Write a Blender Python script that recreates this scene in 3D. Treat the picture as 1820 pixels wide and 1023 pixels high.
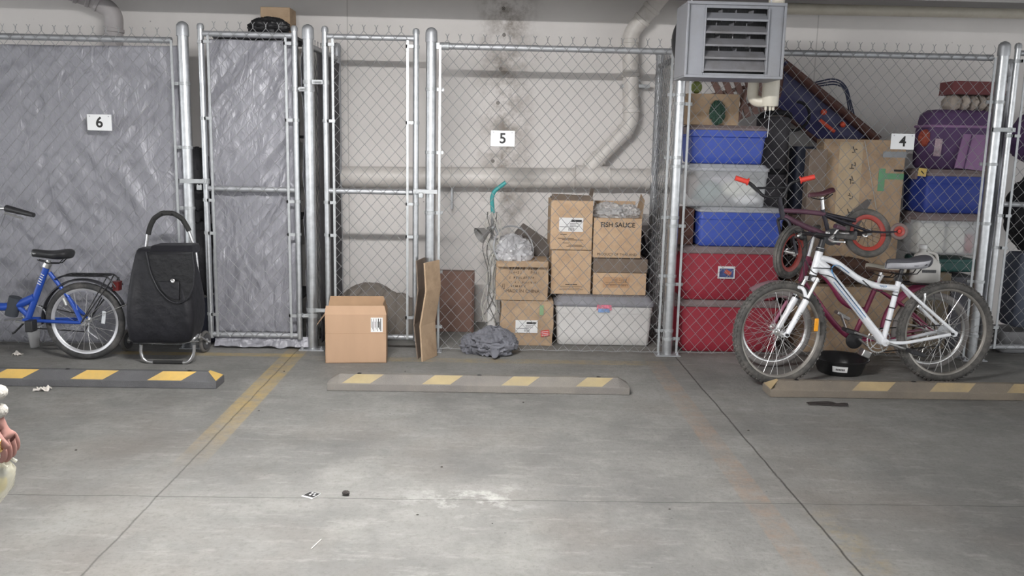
import bpy, math, random
from math import sin, cos, pi, radians as rad
from mathutils import Vector, Matrix, noise
random.seed(7)
C = bpy.context.scene.collection
for o in list(bpy.data.objects): bpy.data.objects.remove(o)
# ---------------------------------------------------------------- camera
FL, PITCH, ROLL, YAW, EYE = 1538.7748, .16326, .02129, .0238, 1.4813
_cp, _sp, _cw, _sw = cos(PITCH), sin(PITCH), cos(YAW), sin(YAW)
FW = Vector((_sw*_cp, _cw*_cp, -_sp)); _r = Vector((_cw, -_sw, 0)); _u = _r.cross(FW)
RT = cos(ROLL)*_r + sin(ROLL)*_u; UP = -sin(ROLL)*_r + cos(ROLL)*_u
cam = bpy.data.cameras.new('camera'); cam.sensor_width = 36; cam.lens = FL/1820*36; cam.clip_start = .05; cam.clip_end = 60
co = bpy.data.objects.new('camera', cam); C.objects.link(co)
co.matrix_world = Matrix(((RT.x, UP.x, -FW.x, 0), (RT.y, UP.y, -FW.y, 0), (RT.z, UP.z, -FW.z, EYE), (0, 0, 0, 1)))
bpy.context.scene.camera = co
def at(px, py, Y):            # the point a photograph pixel shows on the vertical plane y=Y
    d = FW + RT*((px-910)/FL) - UP*((py-511.5)/FL); t = Y/d.y
    return Vector((d.x*t, Y, d.z*t+EYE))
def ground(px, py, z=0.0):    # ... and on the level z
    d = FW + RT*((px-910)/FL) - UP*((py-511.5)/FL); t = (z-EYE)/d.z
    return Vector((d.x*t, d.y*t, z))
# ---------------------------------------------------------------- world, exposure
sc = bpy.context.scene
sc.view_settings.view_transform = 'Standard'; sc.view_settings.look = 'None'
sc.view_settings.gamma = 1; sc.view_settings.use_curve_mapping = False
sc.view_settings.exposure = .5
wd = bpy.data.worlds.new('world'); sc.world = wd; wd.use_nodes = True
wd.node_tree.nodes['Background'].inputs[0].default_value = (.97, .985, 1, 1)
wd.node_tree.nodes['Background'].inputs[1].default_value = 1.75
# ---------------------------------------------------------------- helpers
def empty(name, loc=(0, 0, 0)):
    o = bpy.data.objects.new(name, None); o.empty_display_size = .05; o.location = loc; C.objects.link(o); return o
def tag(o, label, cat, group=None, kind=None):
    o['label'] = label; o['category'] = cat
    if group: o['group'] = group
    if kind: o['kind'] = kind
    return o
def thing(name, label, cat, loc, group=None): return tag(empty(name, loc), label, cat, group)
def copy_tree(o, parent=None):
    c = o.copy(); C.objects.link(c)
    if parent: c.parent = parent
    for ch in list(o.children): copy_tree(ch, c)
    return c
def rootloc(o):
    v = Vector((0, 0, 0))
    while o is not None: v += Vector(o.location); o = o.parent
    return v
class MB:
    def __init__(s): s.v = []; s.f = []; s.m = []; s.mi = 0
    def quadgrid(s, rings, closed=True, cap0=False, cap1=False):
        b = len(s.v); n = len(rings[0])
        for r in rings: s.v += [tuple(p) for p in r]
        for i in range(len(rings)-1):
            for j in range(n if closed else n-1):
                k = (j+1) % n
                s.f.append((b+i*n+j, b+i*n+k, b+(i+1)*n+k, b+(i+1)*n+j)); s.m.append(s.mi)
        if cap0: s.f.append(tuple(b+j for j in reversed(range(n)))); s.m.append(s.mi)
        if cap1: s.f.append(tuple(b+(len(rings)-1)*n+j for j in range(n))); s.m.append(s.mi)
        return s
    def box(s, x0, x1, y0, y1, z0, z1, M=None):
        p = [Vector((x, y, z)) for z in (z0, z1) for x, y in ((x0, y0), (x1, y0), (x1, y1), (x0, y1))]
        if M is not None: p = [M @ q for q in p]
        b = len(s.v); s.v += [tuple(q) for q in p]
        for f in ((3, 2, 1, 0), (4, 5, 6, 7), (0, 1, 5, 4), (1, 2, 6, 5), (2, 3, 7, 6), (3, 0, 4, 7)):
            s.f.append(tuple(b+i for i in f)); s.m.append(s.mi)
        return s
    def obox(s, c, dx, dy, dz, rx=0, ry=0, rz=0):
        M = Matrix.Translation(Vector(c)) @ Matrix.Rotation(rz, 4, 'Z') @ Matrix.Rotation(ry, 4, 'Y') @ Matrix.Rotation(rx, 4, 'X')
        return s.box(-dx/2, dx/2, -dy/2, dy/2, -dz/2, dz/2, M)
    def tube(s, pts, r, n=10, closed=False, caps=True, flat=None):
        pts = [Vector(p) for p in pts]; N = len(pts)
        rs = r if isinstance(r, (list, tuple)) else [r]*N
        rings = []; prev = None
        for i, p in enumerate(pts):
            if closed: t = pts[(i+1) % N]-pts[i-1]
            else: t = pts[min(i+1, N-1)]-pts[max(i-1, 0)]
            t.normalize()
            if prev is None:
                a = Vector((0, 0, 1)) if abs(t.z) < .9 else Vector((1, 0, 0))
                u = t.cross(a).normalized()
            else:
                u = prev-t*prev.dot(t)
                u = u.normalized() if u.length > 1e-6 else t.orthogonal().normalized()
            prev = u; w = t.cross(u)
            fl = flat or 1.0
            rings.append([p+(u*cos(2*pi*j/n)+w*sin(2*pi*j/n)*fl)*rs[i] for j in range(n)])
        if closed: rings.append(rings[0])
        return s.quadgrid(rings, True, caps and not closed, caps and not closed)
    def cyl(s, a, b, r, n=16): return s.tube([a, b], r, n)
    def lathe(s, c, prof, n=24, axis=(0, 0, 1)):
        c = Vector(c); ax = Vector(axis).normalized()
        u = ax.orthogonal().normalized(); w = ax.cross(u)
        rings = [[c+ax*z+(u*cos(2*pi*j/n)+w*sin(2*pi*j/n))*r for j in range(n)] for r, z in prof]
        return s.quadgrid(rings, True, prof[0][0] > 1e-5, prof[-1][0] > 1e-5)
    def torus(s, c, axis, R, r, n=48, m=10, a0=0, a1=2*pi, e1=None, flat=1.0):
        c = Vector(c); ax = Vector(axis).normalized()
        u = e1.normalized() if e1 is not None else ax.orthogonal().normalized(); w = ax.cross(u)
        full = abs(a1-a0-2*pi) < 1e-6; rings = []
        for i in range(n+1):
            a = a0+(a1-a0)*i/n; d = u*cos(a)+w*sin(a)
            rings.append([c+d*(R+r*cos(2*pi*j/m))+ax*(r*flat*sin(2*pi*j/m)) for j in range(m)])
        return s.quadgrid(rings, True, not full, not full)
    def prism(s, poly, d):           # poly: 3-D points in order; d: extrusion vector
        a = [Vector(p) for p in poly]; d = Vector(d)
        return s.quadgrid([a, [p+d for p in a]], True, True, True)
    def rloft(s, cx, cy, levels, n=5):     # rounded rectangles (z, hx, hy, r[, dx, dy])
        rings = []
        for L in levels:
            z, hx, hy, r = L[:4]; dx, dy = (L[4], L[5]) if len(L) > 4 else (0, 0); ring = []
            for qx, qy, a in ((1, -1, -pi/2), (1, 1, 0), (-1, 1, pi/2), (-1, -1, pi)):
                for k in range(n+1):
                    t = a+pi/2*k/n
                    ring.append(Vector((cx+dx+qx*(hx-r)+r*cos(t), cy+dy+qy*(hy-r)+r*sin(t), z)))
            rings.append(ring)
        return s.quadgrid(rings, True, True, True)
    def blob(s, c, rx, ry, rz, amp=.15, fr=3.0, seed=0, nu=48, nv=30, ridge=True, floor=None):
        rings = []
        for i in range(nv+1):
            th = pi*i/nv; ring = []
            for j in range(nu):
                ph = 2*pi*j/nu; d = Vector((sin(th)*cos(ph), sin(th)*sin(ph), cos(th)))
                q = d*fr+Vector((seed*3.1, seed*1.7, seed)); nz = noise.noise(q)+.5*noise.noise(q*2.1)
                if ridge: nz = .5-1.6*abs(nz)
                k = 1+amp*nz; p = Vector((c[0]+d.x*rx*k, c[1]+d.y*ry*k, c[2]+d.z*rz*k))
                if floor is not None and p.z < floor: p.z = floor
                ring.append(p)
            rings.append(ring)
        return s.quadgrid(rings)
    def build(s, name, mat, parent=None, bevel=0, smooth=True, loc=None, subd=0, seg=2, ang=40):
        me = bpy.data.meshes.new(name); L = rootloc(parent) if parent else Vector(loc or (0, 0, 0))
        me.from_pydata([(x-L.x, y-L.y, z-L.z) for x, y, z in s.v], [], s.f)
        for mt in (mat if isinstance(mat, (list, tuple)) else [mat]): me.materials.append(mt)
        if any(s.m): me.polygons.foreach_set('material_index', s.m)
        if smooth:
            me.polygons.foreach_set('use_smooth', [True]*len(me.polygons)); me.update()
            try: me.set_sharp_from_angle(angle=rad(ang))
            except Exception: pass
        me.validate()
        o = bpy.data.objects.new(name, me); C.objects.link(o)
        if parent: o.parent = parent
        else: o.location = L
        if bevel:
            b = o.modifiers.new('bevel', 'BEVEL'); b.width = bevel; b.segments = seg; b.limit_method = 'ANGLE'; b.angle_limit = rad(35)
        if subd:
            b = o.modifiers.new('sub', 'SUBSURF'); b.levels = subd; b.render_levels = subd
        return o
def text(parent, st, c, size, mat, rz=0, rx=pi/2, ry=0, name='lettering', align='CENTER', ext=.0004, label=None, bold=0):
    cu = bpy.data.curves.new(name, 'FONT'); cu.body = st; cu.size = size; cu.extrude = ext; cu.align_x = align; cu.align_y = 'CENTER'; cu.offset = bold
    t = bpy.data.objects.new(name, cu); me = bpy.data.meshes.new_from_object(t); bpy.data.objects.remove(t)
    me.name = name; me.materials.clear(); me.materials.append(mat)
    M = Matrix.Translation(Vector(c)-rootloc(parent)) @ Matrix.Rotation(rz, 4, 'Z') @ Matrix.Rotation(rx, 4, 'X') @ Matrix.Rotation(ry, 4, 'Z')
    me.transform(M); o = bpy.data.objects.new(name, me); C.objects.link(o); o.parent = parent
    if label: o['label'] = label
    return o
def scrawl(parent, c, w, h, n, mat, sd=0, rot=0, name='faded_print'):
    # worn print too blurred to read: a row of letter-sized strokes facing the camera side
    rs = random.Random(sd); mb = MB(); M0 = Matrix.Translation(Vector(c)) @ Matrix.Rotation(rot, 4, 'Y'); p = w/n
    for i in range(n):
        if rs.random() < .12: continue
        x = -w/2+p*(i+.5); a = p*.32
        for k in range(rs.choice((2, 3, 3))):
            t = rs.choice((0, 1, 2, 3))
            if t == 0: mb.box(x-a, x-a+p*.16, 0, .0006, -h/2, h/2*rs.choice((.6, 1)), M0)
            elif t == 1: mb.box(x+a-p*.16, x+a, 0, .0006, -h/2*rs.choice((.5, 1)), h/2, M0)
            elif t == 2: z = rs.choice((-h/2, 0, h/2-h*.14)); mb.box(x-a, x+a, 0, .0006, z, z+h*.14, M0)
            else: mb.box(-p*.08, p*.08, 0, .0006, -h/2, h/2, M0 @ Matrix.Translation((x, 0, 0)) @ Matrix.Rotation(.4, 4, 'Y'))
    return mb.build(name, mat, parent, smooth=False)
# ---------------------------------------------------------------- materials
def nd(nt, t, **k):
    n = nt.nodes.new(t)
    for a, b in k.items(): setattr(n, a, b)
    return n
def M(name, col, rough=.6, metal=0, var=.12, scale=6, bump=0, bscale=60, alpha=1, trans=0, dirt=None, dirt_amt=0, dscale=3, spec=.5, stretch=None, emit=0):
    m = bpy.data.materials.new(name); m.use_nodes = True; nt = m.node_tree; b = nt.nodes['Principled BSDF']
    b.inputs['Roughness'].default_value = rough; b.inputs['Metallic'].default_value = metal
    b.inputs['Specular IOR Level'].default_value = spec
    tc = nd(nt, 'ShaderNodeTexCoord'); co = tc.outputs['Object']
    if stretch:
        mp = nd(nt, 'ShaderNodeMapping'); mp.inputs['Scale'].default_value = stretch; nt.links.new(co, mp.inputs[0]); co = mp.outputs[0]
    n1 = nd(nt, 'ShaderNodeTexNoise'); n1.inputs['Scale'].default_value = scale; n1.inputs['Detail'].default_value = 5
    nt.links.new(co, n1.inputs['Vector'])
    rp = nd(nt, 'ShaderNodeValToRGB'); rp.color_ramp.elements[0].position = .3; rp.color_ramp.elements[1].position = .7
    c = Vector(col[:3]); rp.color_ramp.elements[0].color = (*(c*(1-var)), 1); rp.color_ramp.elements[1].color = (*[min(1, x*(1+var)) for x in c], 1)
    nt.links.new(n1.outputs['Fac'], rp.inputs['Fac']); out = rp.outputs['Color']
    if dirt:
        n2 = nd(nt, 'ShaderNodeTexNoise'); n2.inputs['Scale'].default_value = dscale; n2.inputs['Detail'].default_value = 8; n2.inputs['Roughness'].default_value = .7
        nt.links.new(co, n2.inputs['Vector']); r2 = nd(nt, 'ShaderNodeValToRGB'); r2.color_ramp.elements[0].position = .45; r2.color_ramp.elements[1].position = .68
        r2.color_ramp.elements[1].color = (dirt_amt,)*3+(1,); nt.links.new(n2.outputs['Fac'], r2.inputs['Fac'])
        mx = nd(nt, 'ShaderNodeMixRGB'); nt.links.new(r2.outputs[0], mx.inputs[0]); nt.links.new(out, mx.inputs[1]); mx.inputs[2].default_value = (*dirt, 1); out = mx.outputs[0]
    nt.links.new(out, b.inputs['Base Color'])
    if bump:
        n3 = nd(nt, 'ShaderNodeTexNoise'); n3.inputs['Scale'].default_value = bscale; n3.inputs['Detail'].default_value = 4; nt.links.new(co, n3.inputs['Vector'])
        bp = nd(nt, 'ShaderNodeBump'); bp.inputs['Strength'].default_value = bump; bp.inputs['Distance'].default_value = .01
        nt.links.new(n3.outputs['Fac'], bp.inputs['Height']); nt.links.new(bp.outputs[0], b.inputs['Normal'])
    if alpha < 1: b.inputs['Alpha'].default_value = alpha
    if trans: b.inputs['Transmission Weight'].default_value = trans
    if emit: b.inputs['Emission Color'].default_value = (*col, 1); b.inputs['Emission Strength'].default_value = emit
    return m
def S(r, g, b):  # sRGB 0-255 -> linear
    return tuple(((x/255)/12.92 if x/255 <= .04045 else ((x/255+.055)/1.055)**2.4) for x in (r, g, b))
galv = M('galvanised', (.52, .535, .55), .34, .85, .12, 25, .08, 90, dirt=(.3, .3, .3), dirt_amt=.3, dscale=9)
galv_d = M('galvanised_dull', (.42, .43, .45), .5, .6, .14, 20, .08, 80)
wirem = M('wire', (.33, .335, .34), .45, .35, .2, 12)
zinc = M('zinc_fitting', (.42, .435, .445), .5, .6, .1, 30)
silver = M('silver', (.75, .75, .74), .28, .9, .08, 20)
black_m = M('black_metal', (.02, .02, .022), .4, .2, .2, 20)
blackpl = M('black_plastic', (.022, .022, .024), .5, 0, .2, 20, .1, 90)
rubber = M('rubber', (.035, .035, .036), .8, 0, .25, 30, .2, 120, dirt=(.16, .15, .14), dirt_amt=.5, dscale=12)
tyre_d = M('dusty_rubber', (.075, .072, .068), .85, 0, .25, 30, .2, 100, dirt=(.22, .2, .18), dirt_amt=.6, dscale=10)
card = M('cardboard', S(190, 163, 134), .85, 0, .07, 9, .12, 160, dirt=S(150, 118, 88), dirt_amt=.4, dscale=7)
card_d = M('dull_cardboard', S(172, 148, 122), .88, 0, .1, 7, .14, 120, dirt=S(120, 98, 78), dirt_amt=.55, dscale=6)
card_g = M('greyed_cardboard', S(118, 104, 92), .9, 0, .1, 9, .12, 120, dirt=S(90, 80, 72), dirt_amt=.6, dscale=8)
card_in = M('inside_cardboard', S(160, 130, 102), .9, 0, .08, 9)
paper = M('paper', (.72, .72, .72), .7, 0, .04, 12)
ink = M('black_ink', (.02, .02, .02), .7, 0, .1, 30)
ink_b = M('brown_ink', (.07, .045, .03), .8, 0, .25, 90)
tapem = M('packing_tape', S(165, 140, 105), .3, 0, .08, 14)
# ---------------------------------------------------------------- setting
WALL = 7.2; CEIL = 2.66
def struct(o): o['kind'] = 'structure'; return o
def floor_mat():
    m = bpy.data.materials.new('concrete_floor'); m.use_nodes = True; nt = m.node_tree; b = nt.nodes['Principled BSDF']; L = nt.links.new
    tc = nd(nt, 'ShaderNodeTexCoord'); sx = nd(nt, 'ShaderNodeSeparateXYZ'); L(tc.outputs['Object'], sx.inputs[0])
    def nz(s, det=6, ro=.6, vec=None):
        n = nd(nt, 'ShaderNodeTexNoise'); n.inputs['Scale'].default_value = s; n.inputs['Detail'].default_value = det; n.inputs['Roughness'].default_value = ro
        L(vec or tc.outputs['Object'], n.inputs['Vector']); return n.outputs['Fac']
    def ramp(src, a, bb, c0=(0, 0, 0), c1=(1, 1, 1)):
        r = nd(nt, 'ShaderNodeValToRGB'); e = r.color_ramp.elements; e[0].position = a; e[1].position = bb; e[0].color = (*c0, 1); e[1].color = (*c1, 1); L(src, r.inputs[0]); return r.outputs[0]
    def mix(f, a, bb, typ='MIX'):
        x = nd(nt, 'ShaderNodeMixRGB', blend_type=typ)
        for i, q in ((0, f), (1, a), (2, bb)):
            if isinstance(q, (float, int)): x.inputs[i].default_value = q
            elif isinstance(q, tuple): x.inputs[i].default_value = (*q, 1)
            else: L(q, x.inputs[i])
        return x.outputs[0]
    def mth(op, a, bb=None):
        x = nd(nt, 'ShaderNodeMath', operation=op)
        for i, q in ((0, a), (1, bb)):
            if q is None: continue
            if isinstance(q, (float, int)): x.inputs[i].default_value = q
            else: L(q, x.inputs[i])
        return x.outputs[0]
    X, Yc = sx.outputs[0], sx.outputs[1]
    def band(src, c, half, soft=.004):   # 1 inside |src-c|<half
        d = mth('ABSOLUTE', mth('SUBTRACT', src, c)); mr = nd(nt, 'ShaderNodeMapRange'); L(d, mr.inputs[0])
        mr.inputs[1].default_value = half-soft; mr.inputs[2].default_value = half+soft; mr.inputs[3].default_value = 1; mr.inputs[4].default_value = 0; return mr.outputs[0]
    def gate(src, a, bb, soft=.01):
        mr = nd(nt, 'ShaderNodeMapRange'); L(src, mr.inputs[0]); mr.inputs[1].default_value = a-soft; mr.inputs[2].default_value = a+soft
        m2 = nd(nt, 'ShaderNodeMapRange'); L(src, m2.inputs[0]); m2.inputs[1].default_value = bb-soft; m2.inputs[2].default_value = bb+soft; m2.inputs[3].default_value = 1; m2.inputs[4].default_value = 0
        return mth('MULTIPLY', mr.outputs[0], m2.outputs[0])
    c = ramp(nz(1.1, 8, .62), .3, .72, S(104, 104, 102), S(142, 141, 138))
    c = mix(mth('MULTIPLY', ramp(nz(2.6, 10, .7), .5, .66), .45), c, S(152, 151, 147))
    c = mix(mth('MULTIPLY', ramp(nz(.9, 5, .6), .5, .68), .45), c, S(112, 105, 98))
    c = mix(mth('MULTIPLY', ramp(nz(14, 8, .75), .52, .75), .3), c, S(88, 85, 81))
    tz = nd(nt, 'ShaderNodeMapping'); tz.inputs['Scale'].default_value = (1.2, 5, 1); tz.inputs['Rotation'].default_value = (0, 0, .5); L(tc.outputs['Object'], tz.inputs[0])
    c = mix(mth('MULTIPLY', ramp(nz(3.2, 9, .78, tz.outputs[0]), .53, .66), .4), c, S(160, 159, 155))
    c = mix(mth('MULTIPLY', ramp(nz(38, 5, .8), .5, .72), .45), c, S(88, 86, 82))
    # drip specks
    vo = nd(nt, 'ShaderNodeTexVoronoi'); vo.inputs['Scale'].default_value = 16; L(tc.outputs['Object'], vo.inputs['Vector'])
    c = mix(mth('MULTIPLY', ramp(vo.outputs['Distance'], .04, .10, (1, 1, 1), (0, 0, 0)), mth('MULTIPLY', ramp(nz(3, 3), .5, .62), .55)), c, S(50, 48, 46))
    # white efflorescence near the cross joint
    ef = mth('MULTIPLY', band(Yc, 3.47, .12, .14), gate(X, -.3, .15, .15)); ef = mth('MULTIPLY', ef, ramp(nz(7, 10, .75), .5, .62))
    c = mix(mth('MULTIPLY', ef, .7), c, S(205, 204, 200))
    # yellow parking lines, worn
    wear = ramp(nz(9, 10, .78), .38, .62)
    wear2 = ramp(nz(6, 10, .8), .46, .62)
    ya = mth('MULTIPLY', mth('MULTIPLY', band(X, -1.385, .075), gate(Yc, 4.3, 5.98, .5)), mth('ADD', .18, mth('MULTIPLY', wear, .55)))
    yb = mth('MULTIPLY', mth('MULTIPLY', band(Yc, 5.93, .045), gate(X, -2.6, -1.33, .05)), mth('ADD', .15, mth('MULTIPLY', wear, .5)))
    yc = mth('MULTIPLY', mth('MULTIPLY', band(Yc, 5.86, .06), gate(X, -1.1, 1.15, .2)), mth('MULTIPLY', wear, .35))
    yl = mth('MINIMUM', mth('ADD', mth('ADD', ya, yb), yc), 1.0)
    c = mix(yl, c, S(178, 153, 96))
    pk2 = mth('MULTIPLY', mth('MULTIPLY', band(X, 1.40, .07, .03), gate(Yc, 2.3, 3.35, .15)), mth('MULTIPLY', wear2, .45))
    c = mix(pk2, c, S(155, 138, 98))
    pk = mth('MULTIPLY', mth('MULTIPLY', band(X, 1.15, .06), gate(Yc, 2.7, 5.9, .3)), mth('ADD', .12, mth('MULTIPLY', wear2, .45)))
    c = mix(pk, c, S(146, 124, 106))
    # control joints, slightly wandering
    wob = mth('MULTIPLY', mth('SUBTRACT', nz(5, 6), .5), .022)
    Xw, Yw = mth('ADD', X, wob), mth('ADD', Yc, wob)
    j = mth('ADD', mth('ADD', mth('MULTIPLY', band(Xw, 1.335, .004, .003), .85), mth('MULTIPLY', band(Xw, -1.385, .003, .003), .6)), mth('MULTIPLY', band(Yw, 3.468, .0022, .003), .7))
    c = mix(mth('MINIMUM', j, 1.0), c, S(52, 50, 47))
    # broad tyre grime stripe by the right seam
    c = mix(mth('MULTIPLY', mth('MULTIPLY', band(X, 1.42, .05, .06), ramp(nz(8, 6), .4, .7)), .35), c, S(88, 85, 80))
    L(c, b.inputs['Base Color'])
    b.inputs['Roughness'].default_value = .72; b.inputs['Specular IOR Level'].default_value = .25
    bp = nd(nt, 'ShaderNodeBump'); bp.inputs['Strength'].default_value = .45; bp.inputs['Distance'].default_value = .008
    L(mth('ADD', nz(45, 6, .7), mth('MULTIPLY', mth('MULTIPLY', j, -1), 1.5)), bp.inputs['Height']); L(bp.outputs[0], b.inputs['Normal'])
    return m
struct(MB().box(-9, 9, -5, WALL+.2, -.12, 0).build('floor', floor_mat(), smooth=False))
def wall_mat():
    m = bpy.data.materials.new('painted_concrete_wall'); m.use_nodes = True; nt = m.node_tree; b = nt.nodes['Principled BSDF']; L = nt.links.new
    tc = nd(nt, 'ShaderNodeTexCoord'); O = tc.outputs['Object']
    def nz(s, det=8, ro=.65, vec=None):
        n = nd(nt, 'ShaderNodeTexNoise'); n.inputs['Scale'].default_value = s; n.inputs['Detail'].default_value = det; n.inputs['Roughness'].default_value = ro; L(vec or O, n.inputs['Vector']); return n.outputs['Fac']
    def ramp(src, a, bb, c0=(0, 0, 0), c1=(1, 1, 1)):
        r = nd(nt, 'ShaderNodeValToRGB'); e = r.color_ramp.elements; e[0].position = a; e[1].position = bb; e[0].color = (*c0, 1); e[1].color = (*c1, 1); L(src, r.inputs[0]); return r.outputs[0]
    sx = nd(nt, 'ShaderNodeSeparateXYZ'); L(O, sx.inputs[0])
    def mix(f, a, col):
        x = nd(nt, 'ShaderNodeMixRGB'); L(f, x.inputs[0]); L(a, x.inputs[1]); x.inputs[2].default_value = (*col, 1); return x.outputs[0]
    def mth(op, a, bb):
        x = nd(nt, 'ShaderNodeMath', operation=op)
        for i, q in ((0, a), (1, bb)):
            if isinstance(q, (float, int)): x.inputs[i].default_value = q
            else: L(q, x.inputs[i])
        return x.outputs[0]
    c = ramp(nz(1.5), .3, .7, S(216, 212, 209), S(226, 222, 219))
    d = mth('ABSOLUTE', mth('SUBTRACT', sx.outputs[0], .09), 0)
    mr = nd(nt, 'ShaderNodeMapRange'); L(d, mr.inputs[0]); mr.inputs[1].default_value = .02; mr.inputs[2].default_value = .3; mr.inputs[3].default_value = 1; mr.inputs[4].default_value = 0
    st = mth('MULTIPLY', mr.outputs[0], ramp(nz(4.5, 10, .76), .42, .6)); c = mix(mth('MULTIPLY', st, .8), c, S(118, 108, 97))
    vo = nd(nt, 'ShaderNodeTexVoronoi'); vo.inputs['Scale'].default_value = 11; L(O, vo.inputs['Vector'])
    sp = mth('MULTIPLY', ramp(vo.outputs['Distance'], .03, .08, (1, 1, 1), (0, 0, 0)), ramp(nz(2.3, 3), .5, .58)); c = mix(mth('MULTIPLY', sp, .6), c, S(95, 88, 80))
    for xj in (-1.19, 2.6):
        dj = mth('ABSOLUTE', mth('SUBTRACT', sx.outputs[0], xj), 0); r = nd(nt, 'ShaderNodeMapRange'); L(dj, r.inputs[0]); r.inputs[1].default_value = .002; r.inputs[2].default_value = .006; r.inputs[3].default_value = .4; r.inputs[4].default_value = 0
        c = mix(r.outputs[0], c, S(120, 116, 110))
    L(c, b.inputs['Base Color']); b.inputs['Roughness'].default_value = .8; b.inputs['Specular IOR Level'].default_value = .25
    bp = nd(nt, 'ShaderNodeBump'); bp.inputs['Strength'].default_value = .15; bp.inputs['Distance'].default_value = .006; L(nz(12, 8, .7), bp.inputs['Height']); L(bp.outputs[0], b.inputs['Normal'])
    return m
struct(MB().box(-9, 9, WALL, WALL+.2, 0, CEIL).build('wall_back', wall_mat(), smooth=False))
ceilm = M('painted_ceiling', S(150, 148, 146), .85, 0, .05, 2, .1, 15)
struct(MB().box(-9, 9, -5, WALL+.2, CEIL, CEIL+.2).build('ceiling', ceilm, smooth=False))
struct(MB().box(-9, 9, 5.72, 5.95, 2.452, CEIL).build('trim_6', ceilm, smooth=False))
# tie holes in the wall
hole = M('tie_hole', (.16, .145, .13), .9, 0, .3, 30)
for i, (px, py) in enumerate(((895, 15), (896, 62), (890, 122), (885, 183), (876, 286))):
    p = at(px, py, WALL); o = MB().torus((p.x, WALL-.001, p.z), (0, 1, 0), .011, .003, 16, 6).lathe((p.x, WALL-.0015, p.z), [(.006, 0), (.006, .002)], 14, (0, 1, 0)).build('trim_%d' % (i+1), hole)
    struct(o)
# the fluorescent strip light that lights the bay (just above the photograph)
lampm = M('lamp_tube', (1, .987, .975), .5, 0, 0, 1, emit=470)
white_e = M('white_enamel', (.75, .75, .74), .5, 0, .03, 5)
def strip(x, y, z, label):
    t = thing('strip_light', label, 'ceiling lamp', (x, y, z), 'strip lights under the ceiling')
    MB().box(x-.62, x+.62, y-.07, y+.07, z+.07, z+.13).build('housing', white_e, t, .008)
    for s in (-1, 1):
        MB().cyl((x-.59, y+s*.04, z+.0), (x+.59, y+s*.04, z+.0), .013, 8).build('tube', lampm, t)
        MB().box(x+s*.60-.012, x+s*.60+.012, y-.065, y+.065, z-.02, z+.08).build('lamp_holder', white_e, t, .004)
    for s in (-1, 1): MB().cyl((x+s*.45, y, z+.13), (x+s*.45, y, CEIL), .006, 8).build('hanger_rod', galv_d, t)
    return t
strip(-.6, 2.95, 2.42, 'white twin tube strip light hanging from the ceiling in front of the see-through gate')
# ---------------------------------------------------------------- fence
FY = 6.126; PH = 2.262
X1, X2, X3, X4, X5 = -2.128, -1.281, -.441, 1.284, 3.526
def ring_band(mb, x, z, r, y=FY, h=.022): mb.lathe((x, y, z-h/2), [(r, 0), (r+.004, .001), (r+.004, h-.001), (r, h)], 20)
def make_post(x, label, bands):
    t = thing('fence_post', label, 'fence post', (x, FY, 0), 'galvanised fence posts')
    MB().lathe((x, FY, 0.006), [(.036, 0), (.036, 2.17)], 28).build('shaft', galv, t)
    MB().lathe((x, FY, 2.165), [(.0405, 0), (.0415, .012), (.0405, .06), (.038, .075), (.026, .09), (.008, .098), (0, .099)], 28).build('post_cap', galv_d, t)
    MB().box(x-.09, x+.09, FY-.07, FY+.07, 0, .008).build('base_plate', galv_d, t, .002)
    for sx in (-1, 1): MB().lathe((x+sx*.068, FY-.045, .008), [(.011, 0), (.011, .012), (.006, .013), (.006, .022)], 8).build('bolt', galv_d, t)
    for z, s in bands:
        mb = MB(); ring_band(mb, x, z, .036); mb.box(x+s*.030-.006 if s > 0 else x-.088, x+.088 if s > 0 else x-.024, FY-.006, FY+.006, z-.011, z+.011)
        mb.lathe((x+s*.058, FY-.014, z), [(.006, 0), (.006, .022)], 8, (0, 1, 0)); mb.build('tension_band', zinc, t)
    return t
ev = [.18, .58, 1.0, 1.42, 1.85]
post_labels = ['galvanised post at the right end of the tarp-backed panel numbered 6, behind the shopping cart',
 'galvanised post between the two narrow gates, behind the open cardboard box',
 'galvanised post with folded cardboard propped against it, beside the narrow clear gate',
 'galvanised post standing under the left edge of the hanging heater',
 'tall leaning-looking galvanised post at the right, behind the rear wheel of the white bicycle']
for x, lb, s in zip((X1, X2, X3, X4, X5), post_labels, ((-1,), (), (1,), (-1, 1), (-1,))):
    make_post(x, lb, [(z+(.06 if (q > 0 and len(s) > 1) else 0)*-1, q) for q in s for z in ev])
DW, DH = .0855, .0955
def mesh_wires(mb, x0, x1, z0, z1, P, r=.0021, prong=True, bottom=True):
    """chain link: zigzag wires side by side; P maps (u, z, d) to a point, d = out of plane"""
    nw = max(1, round((x1-x0)/(DW/2))); w = (x1-x0)/nw; ns = max(2, round((z1-z0)/(DH/2))); h = (z1-z0)/ns
    for i in range(nw):
        pts = []
        for k in range(ns+1):
            left = (k+i) % 2 == 0
            pts.append(P(x0+(i if left else i+1)*w, z0+k*h, (.0022 if left else -.0022)))
        # rounded crossings: square-section swept wire
        mb.tube(pts, r, 4, caps=False)
        if prong:
            k = ns; left = (k+i) % 2 == 0
            xx = x0+(i if left else i+1)*w; d = -1 if left else 1
            mb.tube([P(xx, z1, 0), P(xx+d*.002, z1+.018, 0), P(xx+(-d)*.012, z1+.04, 0)], r, 4, caps=False)
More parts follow.
